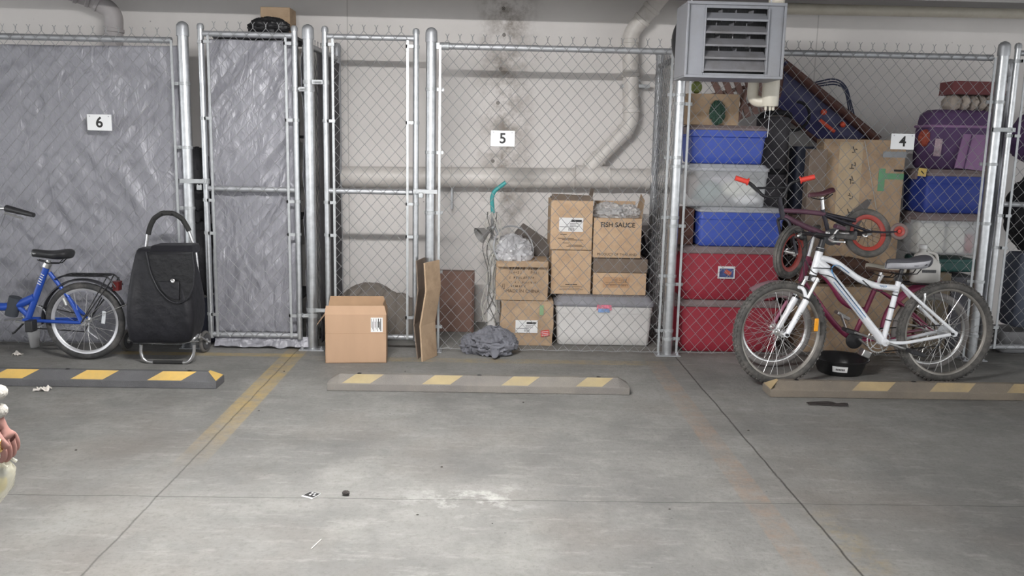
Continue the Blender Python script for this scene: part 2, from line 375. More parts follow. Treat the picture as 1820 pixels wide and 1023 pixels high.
def fpanel(name, label, x0, x1, rail_z, y=FY, z0=.02, endcup=True, hasright=True):
    t = thing(name, label, 'chain link fence', ((x0+x1)/2, y, 0), 'fixed chain link panels')
    MB().cyl((x0+.005, y, rail_z), (x1-.005, y, rail_z), .0212, 20).build('top_rail', galv_d, t)
    if endcup:
        MB().lathe((x0-.005, y, rail_z), [(.024, 0), (.026, .01), (.026, .05), (.028, .055), (.028, .062), (.0215, .066)], 20, (1, 0, 0)).box(x0-.035, x0+.0, y-.008, y+.008, rail_z-.02, rail_z+.02).build('rail_end', zinc, t)
    mb = MB(); mesh_wires(mb, x0+.005, x1-.005, z0, rail_z+.04, lambda u, z, d: Vector((u, y-.026+d, z)))
    o = mb.build('chain_link_mesh', wirem, t, smooth=False)
    for x in (x0-.0, x1+.0):
        MB().box(x-.008, x+.008, y-.031, y-.026, z0, rail_z+.0).build('tension_bar', zinc, t)
    MB().tube([(x0, y-.026, z0+.005)]+[(x0+(x1-x0)*k/24, y-.026, z0+.006+.004*sin(k*1.9)) for k in range(1, 24)]+[(x1, y-.026, z0+.005)], .0022, 5).build('bottom_wire', wirem, t)
    return t
fpanel('chain_link_fence', 'chain link panel numbered 6 backed with grey tarp, behind the blue bicycle', -4.4, X1-.07, 2.135, endcup=False)
fpanel('chain_link_fence', 'clear chain link panel numbered 5 in front of the stacked cardboard boxes', X3+.062, X4-.07, 2.14)
fpanel('chain_link_fence', 'chain link panel numbered 4 in front of the coloured storage totes', X4+.062, X5-.07, 2.15)
def make_gate(x0, x1, label):
    y = FY-.006; w = x1-x0; t = thing('gate', label, 'gate', ((x0+x1)/2, y, .07), 'narrow chain link gates')
    R = .0205
    for x in (x0, x1):
        MB().cyl((x, y, .075), (x, y, 2.22), R, 20).build('stile', galv, t)
        MB().lathe((x, y, 2.215), [(.0235, 0), (.0235, .02), (.018, .034), (0, .04)], 18).build('stile_cap', galv_d, t)
    for nm, z in (('top_rail', 2.185), ('middle_rail', 1.14), ('bottom_rail', .1)):
        MB().cyl((x0+.015, y, z), (x1-.015, y, z), R*.92, 18).build(nm, galv_d, t)
    mb = MB(); mesh_wires(mb, x0+.055, x1-.055, .09, 2.225, lambda u, z, d: Vector((u, y-.024+d, z))); mb.build('chain_link_mesh', wirem, t, smooth=False)
    for x, s in ((x0, 1), (x1, -1)):
        MB().box(x+s*.055-.008, x+s*.055+.008, y-.029, y-.024, .09, 2.17).build('tension_bar', zinc, t)
        for z in (.25, .83, 1.06, 1.62, 2.13):
            m2 = MB(); ring_band(m2, x, z, R, y); a, b = sorted((x+s*.015, x+s*.068)); m2.box(a, b, y-.034, y-.029, z-.01, z+.01).box(a, a+.01, y-.034, y, z-.01, z+.01); m2.build('brace_band', zinc, t)
    return t
def hinge(t, xp, xs, z):
    mb = MB(); ring_band(mb, xp, z, .036, FY, .03); ring_band(mb, xs, z, .021, FY-.006, .03)
    a, b = sorted((xp, xs)); mb.box(a+.03, b-.015, FY-.035, FY-.025, z-.014, z+.014); mb.cyl(((a+b)/2-.012, FY-.05, z), ((a+b)/2-.012, FY, z), .008, 8); mb.cyl((a+.04, FY-.045, z-.002), (b-.02, FY-.045, z-.002), .006, 8)
    mb.build('hinge', zinc, t)
def latch(t, xp, xs, z):
    s = 1 if xs > xp else -1; mb = MB(); ring_band(mb, xs, z, .021, FY-.006, .035)
    a, b = sorted((xp-s*.05, xs+s*.02)); mb.box(a, b, FY-.052, FY-.046, z-.014, z+.014).box(a, a+.006, FY-.052, FY-.03, z-.014, z+.014); mb.cyl((xs, FY-.06, z), (xs, FY-.02, z), .009, 8)
    mb.build('latch', zinc, t)
g6 = make_gate(-2.005, -1.372, 'gate backed with silver tarp, to the right of the black shopping cart')
hinge(g6, X2, -1.372, 1.83); hinge(g6, X2, -1.372, .25); latch(g6, X1, -2.005, 1.19)
g5 = make_gate(-1.165, -.545, 'see-through gate behind the open cardboard box')
hinge(g5, X2, -1.165, 1.88); hinge(g5, X2, -1.165, .29); latch(g5, X3, -.545, 1.15)
g4 = make_gate(3.62, 4.24, 'gate at the right edge of the photo, just right of the tall post')
latch(g4, X5, 3.62, 1.66)
def padlock(px, py, y, label):
    p = at(px, py, y); t = thing('padlock', label, 'padlock', p, 'padlocks on the gate latches')
    MB().obox((p.x, y, p.z-.02), .034, .018, .036).build('body', zinc, t, .004)
    MB().torus((p.x, y, p.z+.002), (0, 1, 0), .012, .003, 14, 8, 0, pi, Vector((1, 0, 0))).build('shackle', silver, t)
padlock(354, 328, FY-.07, 'small padlock hanging from the latch of the tarp-backed gate')
padlock(748, 342, FY-.07, 'small padlock on the latch of the see-through gate')
# partitions running back to the wall
def partition(xa, xb, label, endmat, rail_z=2.12):
    y0, y1 = FY+.05, 7.02; t = thing('partition_fence', label, 'chain link fence', ((xa+xb)/2, (y0+y1)/2, 0))
    X = lambda y: xa+(xb-xa)*(y-y0)/(y1-y0)
    MB().cyl((xa, y0, rail_z), (xb, y1, rail_z), .021, 16).build('top_rail', galv_d, t)
    MB().cyl((xb, y1, 0), (xb, y1, 2.2), .03, 18).build('end_post', endmat, t)
    MB().lathe((xb, y1, 2.2), [(.034, -.03), (.034, .02), (.02, .04), (0, .045)], 16).build('post_cap', galv_d, t)
    mb = MB(); mesh_wires(mb, y0+.02, y1-.05, .02, rail_z+.03, lambda u, z, d: Vector((X(u)-.024+d, u, z))); mb.build('chain_link_mesh', wirem, t, smooth=False)
    return t
partition(X2+.005, -1.245, 'side fence running back to the wall behind the post between the gates', galv_d)
partition(X4+.01, 1.30, 'side fence running back to the wall between the cardboard boxes and the storage totes', galv_d)
partition(X5+.05, 4.1, 'side fence running back to the wall behind the tall post at the right', galv_d)
# ------------------------------------------------ tarps
def tarp_mat(name, col, rough=.38):
    m = bpy.data.materials.new(name); m.use_nodes = True; nt = m.node_tree; b = nt.nodes['Principled BSDF']; L = nt.links.new
    tc = nd(nt, 'ShaderNodeTexCoord'); mp = nd(nt, 'ShaderNodeMapping'); mp.inputs['Rotation'].default_value = (0, .5, 0); mp.inputs['Scale'].default_value = (1.3, 1, .5); L(tc.outputs['Object'], mp.inputs[0])
    h = None
    for s, w, dist in ((3.2, 1.0, 1.2), (8, .55, 1.5), (22, .2, .8)):
        n = nd(nt, 'ShaderNodeTexNoise'); n.inputs['Scale'].default_value = s; n.inputs['Detail'].default_value = 2; n.inputs['Distortion'].default_value = dist; L(mp.outputs[0], n.inputs['Vector'])
        a = nd(nt, 'ShaderNodeMath', operation='SUBTRACT'); L(n.outputs['Fac'], a.inputs[0]); a.inputs[1].default_value = .5
        c = nd(nt, 'ShaderNodeMath', operation='ABSOLUTE'); L(a.outputs[0], c.inputs[0])
        d = nd(nt, 'ShaderNodeMath', operation='MULTIPLY'); L(c.outputs[0], d.inputs[0]); d.inputs[1].default_value = -w
        if h is None: h = d.outputs[0]
        else:
            e = nd(nt, 'ShaderNodeMath', operation='ADD'); L(h, e.inputs[0]); L(d.outputs[0], e.inputs[1]); h = e.outputs[0]
    bp = nd(nt, 'ShaderNodeBump'); bp.inputs['Strength'].default_value = .55; bp.inputs['Distance'].default_value = .06; L(h, bp.inputs['Height']); L(bp.outputs[0], b.inputs['Normal'])
    n = nd(nt, 'ShaderNodeTexNoise'); n.inputs['Scale'].default_value = 2.5; L(tc.outputs['Object'], n.inputs['Vector'])
    r = nd(nt, 'ShaderNodeValToRGB'); c = Vector(col); r.color_ramp.elements[0].color = (*(c*.85), 1); r.color_ramp.elements[1].color = (*(c*1.15), 1); L(n.outputs['Fac'], r.inputs[0]); L(r.outputs[0], b.inputs['Base Color'])
    b.inputs['Roughness'].default_value = rough; b.inputs['Specular IOR Level'].default_value = .6; b.inputs['Metallic'].default_value = .1
    return m
tarpm = tarp_mat('silver_tarp', S(142, 142, 149), .42); tarpd = tarp_mat('shaded_tarp', S(58, 57, 62), .75)  # dark tarp for the side fence: its shadow is put into the colour
def sheet(name, label, P, u0, u1, z0, z1, amp, mat, nu=90, nz=130, seed=0, cat='tarp', dirv=(1, .45), droop=0, spill=0):
    mb = MB(); rings = []
    for i in range(nz+1):
        tz = i/nz; z = z0+(z1-z0)*tz; ring = []
        for j in range(nu+1):
            tu = j/nu; u = u0+(u1-u0)*tu
            q = Vector((u*dirv[0]*2.2+z*dirv[1]*1.6+seed, z*1.3-u*.7, seed*2.0))
            n1 = noise.noise(q*1.1); n2 = noise.noise(q*2.7+Vector((3, 1, 0))); n3 = noise.noise(q*6+Vector((1, 7, 0)))
            d = amp*((.5-abs(n1)*2)+.5*(.5-abs(n2)*2)+.25*(.5-abs(n3)*2))
            zz = z - droop*(4*tu*(1-tu))*(tz**8)
            if spill and i < nz*.06: d -= spill*(1-i/(nz*.06))
            ring.append(P(u, zz+.004*n2*(1 if tz > .95 else 0), d))
        rings.append(ring)
    mb.quadgrid(rings, closed=False)
    o = mb.build(name, mat, None, loc=P((u0+u1)/2, z0, 0), ang=80); tag(o, label, cat)
    so = o.modifiers.new('thick', 'SOLIDIFY'); so.thickness = .0015
    return o
PF = lambda yy: (lambda u, z, d: Vector((u, yy-d, z)))
sheet('tarp', 'wrinkled silver tarp tied behind the fixed panel numbered 6', PF(6.20), -4.4, -2.19, .005, 2.11, .028, tarpm, 130, 130, 0, droop=.02)
sheet('tarp', 'crumpled silver tarp tied behind the gate right of the shopping cart', PF(6.20), -2.0, -1.39, .1, 2.16, .03, tarpm, 70, 150, 4, dirv=(1.4, -.8))
# strip of tarp lying at the foot of that gate
mb = MB(); rings = []
for i in range(9):
    rings.append([Vector((-1.98+.72*j/40, 6.10-.0+.04*i/8+.015*noise.noise(Vector((j*.3, i*.4, 2))), .012+.075*(i/8)**1.5+.018*noise.noise(Vector((j*.21, i*.5, 5)))+.02*(1-abs(i-3)/4 if abs(i-3) < 4 else 0))) for j in range(41)])
o = mb.quadgrid(rings, closed=False).build('tarp_hem', tarpm, None, loc=(-1.65, 6.1, 0)); tag(o, 'loose end of silver tarp lying on the floor under the tarp-backed gate', 'tarp')
sheet('tarp', 'silver tarp edge bunched behind the post between the gates', (lambda u, z, d: Vector((-1.335+d*.6, u, z))), 6.17, 6.5, .03, 2.13, .03, tarpm, 30, 120, 9)
sheet('side_tarp', 'dark charcoal tarp, shade put into its colour, hung on the side fence behind the post between the gates', (lambda u, z, d: Vector((-1.235+.02*(u-6.2)+d*.5, u, z))), 6.2, 6.98, .03, 2.08, .02, tarpd, 50, 120, 13, cat='cloth')
# ------------------------------------------------ number plates
def plate(px, py, dig, where):
    p = at(px, py, FY-.04); w, h = .166, .108
    t = thing('number_plate', 'white number plate reading %s wired to %s' % (dig, where), 'sign', (p.x, FY-.04, p.z), 'locker number plates')
    MB().box(p.x-w/2, p.x+w/2, FY-.044, FY-.040, p.z-h/2, p.z+h/2).build('plate', M('plate_white'+dig, (.74, .75, .76), .5, 0, .03), t, .001)
    text(t, dig, (p.x, FY-.0446, p.z-.002), .098, ink, bold=.0022)
    for s in (-1, 1):
        MB().lathe((p.x+s*.064, FY-.0455, p.z+.041), [(.0045, 0), (.0045, .004)], 10, (0, 1, 0)).build('screw', galv_d, t)
plate(177, 217.5, '6', 'the tarp-backed fence panel'); plate(893.5, 246, '5', 'the clear fence panel'); plate(1604, 251.5, '4', 'the fence panel before the totes')
# ---------------------------------------------------------------- pipes on the wall
pvc = M('grey_white_pipe', S(214, 209, 204), .45, 0, .06, 5, dirt=S(120, 112, 102), dirt_amt=.35, dscale=5)
pvc_c = M('cream_pipe', S(206, 200, 186), .4, 0, .05, 6, dirt=S(150, 140, 120), dirt_amt=.3, dscale=6)
def bendpts(P, r, k=7):   # round the corners of a polyline
    P = [Vector(p) for p in P]; out = [P[0]]
    for i in range(1, len(P)-1):
        a, b, c = P[i-1], P[i], P[i+1]; u = (a-b).normalized(); v = (c-b).normalized(); p0 = b+u*r; p1 = b+v*r
        for j in range(k+1): t = j/k; out.append(p0*(1-t)**2+b*2*t*(1-t)+p1*t*t)
    out.append(P[-1]); return out
def collar(mb, a, b, r, w=.02, n=28):
    a = Vector(a); d = (Vector(b)-a).normalized(); mb.lathe(a, [(r, -w/2), (r+.006, -w/2+.003), (r+.006, w/2-.003), (r, w/2)], n, d)
PY = 7.08
t = thing('drain_pipe', 'large horizontal drain pipe along the wall behind lockers 5 and 6, with slanted branch', 'pipe', (0, PY, 1.2))
A, B = at(592, 309, PY), at(1190, 319, PY)
MB().cyl((-4.6, PY, A.z-.06), (B.x+.5, PY, B.z+.01), .082, 32).build('main_pipe', pvc, t)
for i, px in enumerate((802, 1020, 1083, 1150)):
    q = at(px, 313+(px-800)*.017, PY); mb = MB(); collar(mb, q, (q.x+1, q.y, q.z+.01), .083, .012 if px != 1150 else .03); mb.build('coupling', pvc, t)
a, b = at(1022, 313, PY), at(1082, 315, PY); MB().cyl(a, b, .09, 32).build('branch_fitting', pvc, t)
p0, p1, p2, p3, p4 = at(1046, 300, PY), at(1122, 222, PY), at(1120, 60, PY), at(1168, 3, PY-.1), at(1215, -60, PY-.45)
MB().tube(bendpts([p0, p1, p2, p3, p4], .075), .064, 28).build('branch_pipe', pvc, t)
for (p, q, f) in ((p0, p1, .25), (p0, p1, .84), (p1, p2, .16), (p1, p2, .55), (p1, p2, .92), (p2, p3, .45), (p2, p3, .8)):
    mb = MB(); P = p+(q-p)*f; collar(mb, P, q, .066, .035 if f != .25 else .02); mb.build('coupling', pvc, t)
q = at(1130, 153, PY); MB().box(q.x-.11, q.x+.11, PY-.02, WALL-.002, q.z-.014, q.z+.014).build('wall_bracket', galv, t, .002)
q = at(803, 352, PY); MB().box(q.x-.008, q.x+.008, PY-.01, WALL-.002, q.z-.09, q.z+.12).build('pipe_hanger', galv_d, t, .001)
t = thing('drain_pipe', 'grey drain pipe elbow above the tarp at the top left corner', 'pipe', (-3.1, 7.0, 2.0))
a, b, c_, d_ = at(201, 220, 7.0), at(203, 22, 7.0), at(165, -2, 6.95), at(80, -30, 6.8)
pvc_g = M('grey_pipe', S(175, 170, 170), .5, 0, .08, 6)
MB().tube(bendpts([a, b, c_, d_], .07), .067, 28).build('elbow_pipe', pvc_g, t)
for (p, q, f) in ((a, b, .84), (b, c_, .75), (c_, d_, .35), (c_, d_, .1)):
    mb = MB(); collar(mb, p+(q-p)*f, q, .069, .03); mb.build('coupling', pvc_g, t)
a, b = at(1398, 14, 6.85), at(1900, 28, 6.85)
tag(MB().cyl((a.x-.6, 6.85, a.z-.01), (b.x+1.5, 6.85, b.z+.02), .042, 20).build('supply_pipe', pvc_c, None, loc=(a.x, 6.85, a.z)), 'long beige horizontal pipe just under the ceiling at the top right', 'pipe')
t = thing('supply_pipe', 'cream vertical pipe with capped end coming down behind the hanging heater', 'pipe', (1.75, 5.68, 2.0))
p = at(1368, 188, 5.70); MB().lathe((p.x, 5.70, p.z), [(0, -.004), (.05, -.004), (.054, .004), (.054, .24), (.05, .25), (.05, CEIL-p.z)], 28).build('drop_pipe', pvc_c, t)
q = at(1340, 160, 5.74); MB().tube(bendpts([(q.x, 5.76, q.z+.25), (q.x, 5.76, q.z-.07), (p.x-.03, 5.72, q.z-.075)], .05), .036, 20).build('return_bend', pvc_c, t)
for i, (dx, L) in enumerate(((-.028, .05), (.0, .17), (.02, .03))):
    MB().lathe((p.x+dx, 5.69, p.z), [(.006, -.03), (.009, -.02), (.009, 0)], 10).build('nozzle', pvc_c, t)
    if L > .04: MB().cyl((p.x+dx, 5.69, p.z-.03), (p.x+dx-.004, 5.69, p.z-.03-L), .0016, 6).build('drip_wire', zinc, t)
# ---------------------------------------------------------------- unit heater
enamel = M('grey_enamel', S(142, 144, 150), .42, .15, .05, 7, dirt=S(120, 116, 108), dirt_amt=.25, dscale=6)
enamel_d = M('dusty_enamel', S(120, 120, 124), .55, .1, .1, 9, dirt=S(85, 80, 74), dirt_amt=.45, dscale=7)
hx0, hx1, hz0, hz1, hy = 1.128, 1.722, 1.905, 2.345, 5.30
t = thing('unit_heater', 'grey louvred unit heater hanging from the ceiling', 'heater', ((hx0+hx1)/2, 5.45, hz0))
mb = MB(); T = .012; D1 = 5.60
mb.box(hx0, hx1, hy, D1, hz1-T, hz1).box(hx0, hx1, hy, D1, hz0, hz0+T).box(hx0, hx0+T, hy, D1, hz0+T, hz1-T).box(hx1-T, hx1, hy, D1, hz0+T, hz1-T)
ox0, ox1, oz0, oz1 = hx0+.115, hx1-.105, hz0+.03, hz1-.035
mb.box(hx0+T, ox0, hy+.012, hy+.02, hz0+T, hz1-T).box(ox1, hx1-T, hy+.012, hy+.02, hz0+T, hz1-T).box(ox0, ox1, hy+.012, hy+.02, oz1, hz1-T).box(ox0, ox1, hy+.012, hy+.02, hz0+T, oz0)
mb.build('housing', enamel, t, .003)
MB().box(hx0+T, hx1-T, hy+.17, hy+.18, hz0+T, hz1-T).build('coil_face', M('coil_fins', (.09, .09, .092), .6, .5, .4, 40, stretch=(20, 1, 1)), t)
for s in (0, 1):
    x = (ox0-.002, ox1+.002)[s]; MB().box(x-.004, x+.004, hy-.004, hy+.03, oz0, oz1).build('louver_channel', enamel, t, .001)
nl = 5; lz = (oz1-oz0)/nl
for i in range(nl):
    z = oz1-(i+1)*lz*.985+.004-(.0 if i < 4 else -.004); tilt = .70 if i < 4 else 1.0; dep = .075 if i < 4 else .11
    mb = MB(); mb.obox(((ox0+ox1)/2, hy-.004+dep/2*cos(tilt), z+dep/2*sin(tilt)), ox1-ox0-.006, dep, .003, rx=tilt)
    mb.obox(((ox0+ox1)/2, hy-.004, z+.002), ox1-ox0-.006, .004, .012)
    mb.build('louver', enamel_d if i else enamel, t)
for k in range(3):
    x = ox0+(ox1-ox0)*(k+1)/4
    for i in range(4):
        z = oz1-.004-i*lz*.985-lz*.45; MB().obox((x+(.01, -.012, .0, .014)[i], hy+.085, z), .004, .05, lz*.95, rz=(.35, -.2, .5, -.45)[(i+k) % 4]*.6).build('air_vane', enamel_d, t)
MB().lathe((1.35, D1-.002, hz1-.19), [(.225, 0), (.235, .02), (.235, .07), (.2, .09), (.06, .10), (0, .10)], 40, (0, 1, 0)).build('fan_shroud', black_m, t)
for x in (hx0+.05, hx1-.06): MB().cyl((x, 5.42, hz1-.01), (x, 5.42, CEIL), .005, 8).build('hanger_rod', galv_d, t)
mb = MB()
for (a, b, c_, d_) in ((hx0, hx1, hz1-.018, hz1), (hx0, hx1, hz0, hz0+.016)): mb.box(a, b, hy-.008, hy+.002, c_, d_)
for x in (hx0, hx1-.014): mb.box(x, x+.014, hy-.008, hy+.002, hz0+.016, hz1-.018)
mb.build('front_flange', enamel, t, .002)
# ---------------------------------------------------------------- boxes
def label_on(t, x, z, y, w=.1, h=.06, lines=3, barcode=True, rz=0, st=None, red=False):
    lp = MB().obox((x, y-.0006, z), w, .0010, h, rz=rz).build('shipping_label', paper, t)
    mb = MB()
    if st: text(lp, st, (x+w*.12, y-.0016, z+h*.27), h*.24, ink, rz=rz, name='lettering')
    else: mb.box(x-.0*w, x+w*.44, y-.0018, y-.0012, z+h*.2, z+h*.36)
    for i in range(lines): mb.box(x-w*.05, x+w*(.3-.09*(i % 2)), y-.0018, y-.0012, z+h*(.08-.1*i), z+h*(.11-.1*i))
    mb.box(x-w*.48, x+w*.1, y-.0018, y-.0012, z-h*.17, z-h*.145)
    if barcode:
        for i in range(12): mb.box(x-w*.1+i*w*.022, x-w*.1+i*w*.022+w*(.006+.008*(i % 3 == 0)), y-.0018, y-.0012, z-h*.42, z-h*.22)
    mb.build('print', ink, lp, smooth=False)
    return lp
def cbox(label, x0, x1, y0, y1, z0, z1, mat=card, rz=0, tape=True, name='cardboard_box', group=None, flaps=True, cat='box', seam=True, squash=0):
    cx, cy = (x0+x1)/2, (y0+y1)/2; t = thing(name, label, cat, (cx, cy, z0), group)
    mb = MB(); hx, hy2 = (x1-x0)/2, (y1-y0)/2; n = 7; rings = []
    for k in range(n):
        f = k/(n-1); z = z0+.001+(z1-z0-.001)*f; ring = []
        for (a, b) in ((-1, -1), (0, -1), (1, -1), (1, 0), (1, 1), (0, 1), (-1, 1), (-1, 0)):
            bul = squash*sin(pi*f); s = 1+bul*(1 if (a == 0 or b == 0) else .25)
            x, y = a*hx*s, b*hy2*s; ring.append(Vector((cx+x*cos(rz)-y*sin(rz)+squash*.3*noise.noise(Vector((a, b, f*3+x0))), cy+x*sin(rz)+y*cos(rz), z)))
        rings.append(ring)
    mb.quadgrid(rings, True, True, True)
    body = mb.build('body', mat, t, .003, ang=30)
    R = Matrix.Translation((cx, cy, 0)) @ Matrix.Rotation(rz, 4, 'Z')
    if seam:
        mb = MB().box(-hx+.002, hx-.002, -.0015, .0015, z1-.001, z1+.0012, R); mb.build('flap_seam', ink_b, t)
    if tape:
        mb = MB().box(-.026, .026, -hy2, hy2, z1, z1+.0014, R).box(-.026, .026, -hy2-.0012-squash*hy2, -hy2+.001, z1-.06, z1+.001, R) if False else MB().box(-hx, hx, -.026, .026, z1+.001, z1+.0022, R)
        mb.build('tape', tapem, t)
    return t
GB = 'cardboard boxes stacked in locker 5'
# lower labelled box
t = cbox('battered cardboard box with a red sticker, on the floor below the MADE IN CHINA box', .072, .462, 6.34, 6.70, 0, .342, card_d, group=GB, tape=False, squash=.03)
label_on(t, .265, .15, 6.326, .165, .095)
MB().obox((.405, 6.328, .10), .066, .001, .046, ry=-.15).build('red_sticker', M('red_sticker', S(190, 70, 64), .6, 0, .06), t)
for i in range(3): MB().obox((.405, 6.3272, .112-.013*i), .05, .0008, .004, ry=-.15).build('sticker_line', paper, t)
MB().obox((.375, 6.326, .275), .03, .0008, .075).build('green_mark', M('green_mark', S(130, 160, 122), .7, 0, .1), t)
# MADE IN CHINA box, open and full
t = cbox('worn open cardboard box printed MADE IN CHINA, holding a shiny plastic bag', .03, .418, 6.34, 6.68, .344, .635, card_d, group=GB, tape=False, seam=False, squash=.012, rz=.0)
mb = MB()
for k, (z, h, x, w, n) in enumerate(((.585, .024, .235, .22, 11), (.555, .016, .17, .10, 6), (.555, .018, .335, .10, 6), (.517, .017, .22, .19, 11), (.480, .014, .235, .22, 16), (.452, .014, .20, .12, 4))):
    scrawl(t, (x, 6.3335, z), w, h, n, ink_b, k+3)
scrawl(t, (.085, 6.3335, .45), .025, .04, 2, ink_b, 22); text(t, 'MADE IN CHINA', (.23, 6.334, .415), .034, ink_b)
MB().box(.06, .4, 6.3335, 6.3345, .605, .608).build('printed_line', ink_b, t)
for s, (a, b) in enumerate(((.03, .418),)):
    MB().prism([(.032, 6.345, .634), (.416, 6.345, .634), (.405, 6.30, .60), (.045, 6.30, .60)], (0, .003, .003)).build('open_flap', card_d, t)
# stack of two tall boxes
t = cbox('plain lower box of the tall brown pair, standing on the grey bin lid', .446, .748, 6.45, 6.80, .378, .712, card, group=GB)
for k, (z, w) in enumerate(((.45, .09), (.437, .16), (.424, .13), (.413, .18))): MB().box(.6-w/2, .6+w/2, 6.4475, 6.449, z, z+(.007 if k == 0 else .003)).build('printed_line', ink_b, t)
t = cbox('upper box of the tall brown pair, with a white shipping label and dark open top', .432, .746, 6.45, 6.80, .716, 1.085, card, group=GB, tape=False, seam=False)
label_on(t, .585, .905, 6.449, .18, .105)
for k, (z, w, x) in enumerate(((.80, .12, .55), (.79, .16, .6), (.765, .05, .55), (.75, .1, .62), (.74, .13, .62), (.83, .05, .53))): MB().box(x-w/2, x+w/2, 6.4475, 6.449, z, z+.004).build('printed_line', ink_b, t)
MB().prism([(.432, 6.45, 1.085), (.746, 6.45, 1.085), (.742, 6.50, 1.118), (.44, 6.53, 1.125)], (0, .003, .004)).build('open_flap', card_g, t)
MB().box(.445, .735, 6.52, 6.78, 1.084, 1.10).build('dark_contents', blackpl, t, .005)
MB().prism([(.738, 6.50, 1.085), (.738, 6.78, 1.085), (.757, 6.74, 1.165), (.757, 6.56, 1.165)], (.003, 0, 0)).build('open_flap', card_g, t)
# low box + fish sauce
t = cbox('low wide cardboard box with grey upper half under the FISH SAUCE box', .766, 1.168, 6.45, 6.80, .378, .548, card, group=GB)
MB().box(.840, 1.04, 6.4478, 6.449, .435, .515).box(.842, 1.038, 6.447, 6.4492, .437, .513).build('printed_panel', M('print_panel', S(178, 142, 108), .8, 0, .05), t)
scrawl(t, (.95, 6.4463, .492), .14, .024, 9, ink_b, 31)
for k in range(2): MB().box(.86, 1.03, 6.4462, 6.4475, .472-.014*k, .4745-.014*k).build('printed_line', ink_b, t)
scrawl(t, (.945, 6.4463, .452), .17, .010, 16, ink_b, 33)
t = cbox('grey dusty flattened carton lying between the low box and the FISH SAUCE box', .762, 1.172, 6.44, 6.80, .551, .655, card_g, group=GB, tape=False)
t = cbox('open cardboard box printed FISH SAUCE, filled with crumpled plastic bags', .757, 1.118, 6.46, 6.80, .659, .958, card, group=GB, tape=False, seam=False)
text(t, 'FISH SAUCE', (.937, 6.4575, .908), .050, ink, bold=.0008)
text(t, 'PRODUCT OF THAILAND', (.937, 6.4575, .686), .026, ink)
MB().prism([(.79, 6.80, .955), (1.115, 6.80, .955), (1.125, 6.84, 1.065), (.80, 6.84, 1.065)], (0, .004, 0)).build('open_flap', card, t)
MB().prism([(1.115, 6.47, .955), (1.115, 6.79, .955), (1.14, 6.70, 1.13), (1.14, 6.53, 1.09)], (.004, 0, 0)).build('open_flap', card_d, t)
MB().prism([(.757, 6.46, .955), (1.118, 6.46, .955), (1.11, 6.445, .90), (.765, 6.445, .90)], (0, -.001, 0)) # (front flap folded down is drawn by the print band)
pbag = M('clear_plastic_bag', (.78, .78, .78), .18, 0, .1, 8, .6, 30, alpha=.55)
tag(MB().blob((.88, 6.62, .985), .12, .13, .075, .35, 3.2, 3).build('plastic_bag', pbag, None, loc=(.88, 6.62, .95)), 'crumpled clear plastic bag poking out of the FISH SAUCE box at its left', 'bag', 'plastic bags')
tag(MB().blob((1.03, 6.64, .975), .1, .12, .07, .4, 3.4, 8).build('plastic_bag', pbag, None, loc=(1.03, 6.64, .95)), 'crumpled clear plastic bag in the FISH SAUCE box at its right', 'bag', 'plastic bags')
# shiny bag in the china box
sbag = M('shiny_plastic', (.6, .6, .62), .22, .0, .25, 8, .7, 22, alpha=.7)
tag(MB().blob((.15, 6.5, .675), .15, .13, .13, .35, 2.2, 5).build('plastic_bag', sbag, None, loc=(.19, 6.5, .62)), 'shiny clear plastic bag bulging out of the MADE IN CHINA box', 'bag')
MB_ = MB(); MB_.torus((.16, 6.46, .72), (.45, -.8, .3), .17, .006, 40, 8); tag(MB_.build('wire_hoop', galv_d, None, loc=(.16, 6.46, .6)), 'thin grey hoop standing in the MADE IN CHINA box', 'hoop')
# tilted dark box
t = thing('storage_case', 'dusty dark case tilted on its corner behind the shiny plastic bag', 'case', (.37, 6.83, .64))
M4 = Matrix.Translation(at(942, 436, 6.83)) @ Matrix.Rotation(rad(33), 4, 'Y') @ Matrix.Rotation(rad(-28), 4, 'X')
MB().box(-.15, .15, -.10, .10, -.085, .085, M4).build('body', M('dusty_dark', S(96, 90, 86), .8, 0, .12, 10), t, .006)
# white bin
def tote(label, x0, x1, y0, y1, z0, z1, body, lid, lidh=.05, taper=.93, name='storage_tote', group=None, rim=True, sag=0, lidname='lid', clear=False):
    cx, cy = (x0+x1)/2, (y0+y1)/2; hx, hy_ = (x1-x0)/2, (y1-y0)/2; t = thing(name, label, 'storage box', (cx, cy, z0), group); H = z1-z0-lidh*.6
    lv = [(z0+.001, hx*taper-.012, hy_*taper-.012, .02), (z0+.012, hx*taper, hy_*taper, .03)]
    for f in (.25, .5, .74): lv.append((z0+H*f, hx*(taper+(1-taper)*f*.7), hy_*(taper+(1-taper)*f*.7), .034))
    if rim: lv += [(z0+H*.745, hx*(taper+.04), hy_*(taper+.04), .036), (z0+H*.77, hx*.985, hy_*.985, .036)]
    lv += [(z0+H*.97, hx*.985, hy_*.985, .036), (z0+H, hx*.99, hy_*.99, .036)]
    MB().rloft(cx, cy, lv).build('body', body, t, ang=50)
    if lid:
        zt = z1; zl = z1-lidh
        MB().rloft(cx, cy, [(zl, hx*1.0, hy_*1.0, .04), (zl+.004, hx*1.02, hy_*1.02, .045), (zl+lidh*.45, hx*1.02, hy_*1.02, .045), (zl+lidh*.6, hx*.97, hy_*.97, .045), (zt-sag-.004, hx*.93, hy_*.93, .045), (zt-sag, hx*.90, hy_*.90, .045)]).build(lidname, lid, t, ang=50)
        for s in (-1, 1):
            MB().rloft(cx+s*hx*1.02, cy, [(zl-.03, .008, .06, .006), (zl+.018, .012, .07, .008)]).build('handle', lid, t)
    return t
white_pl = M('white_plastic', S(206, 204, 202), .45, 0, .03, 6, dirt=S(160, 155, 148), dirt_amt=.25)
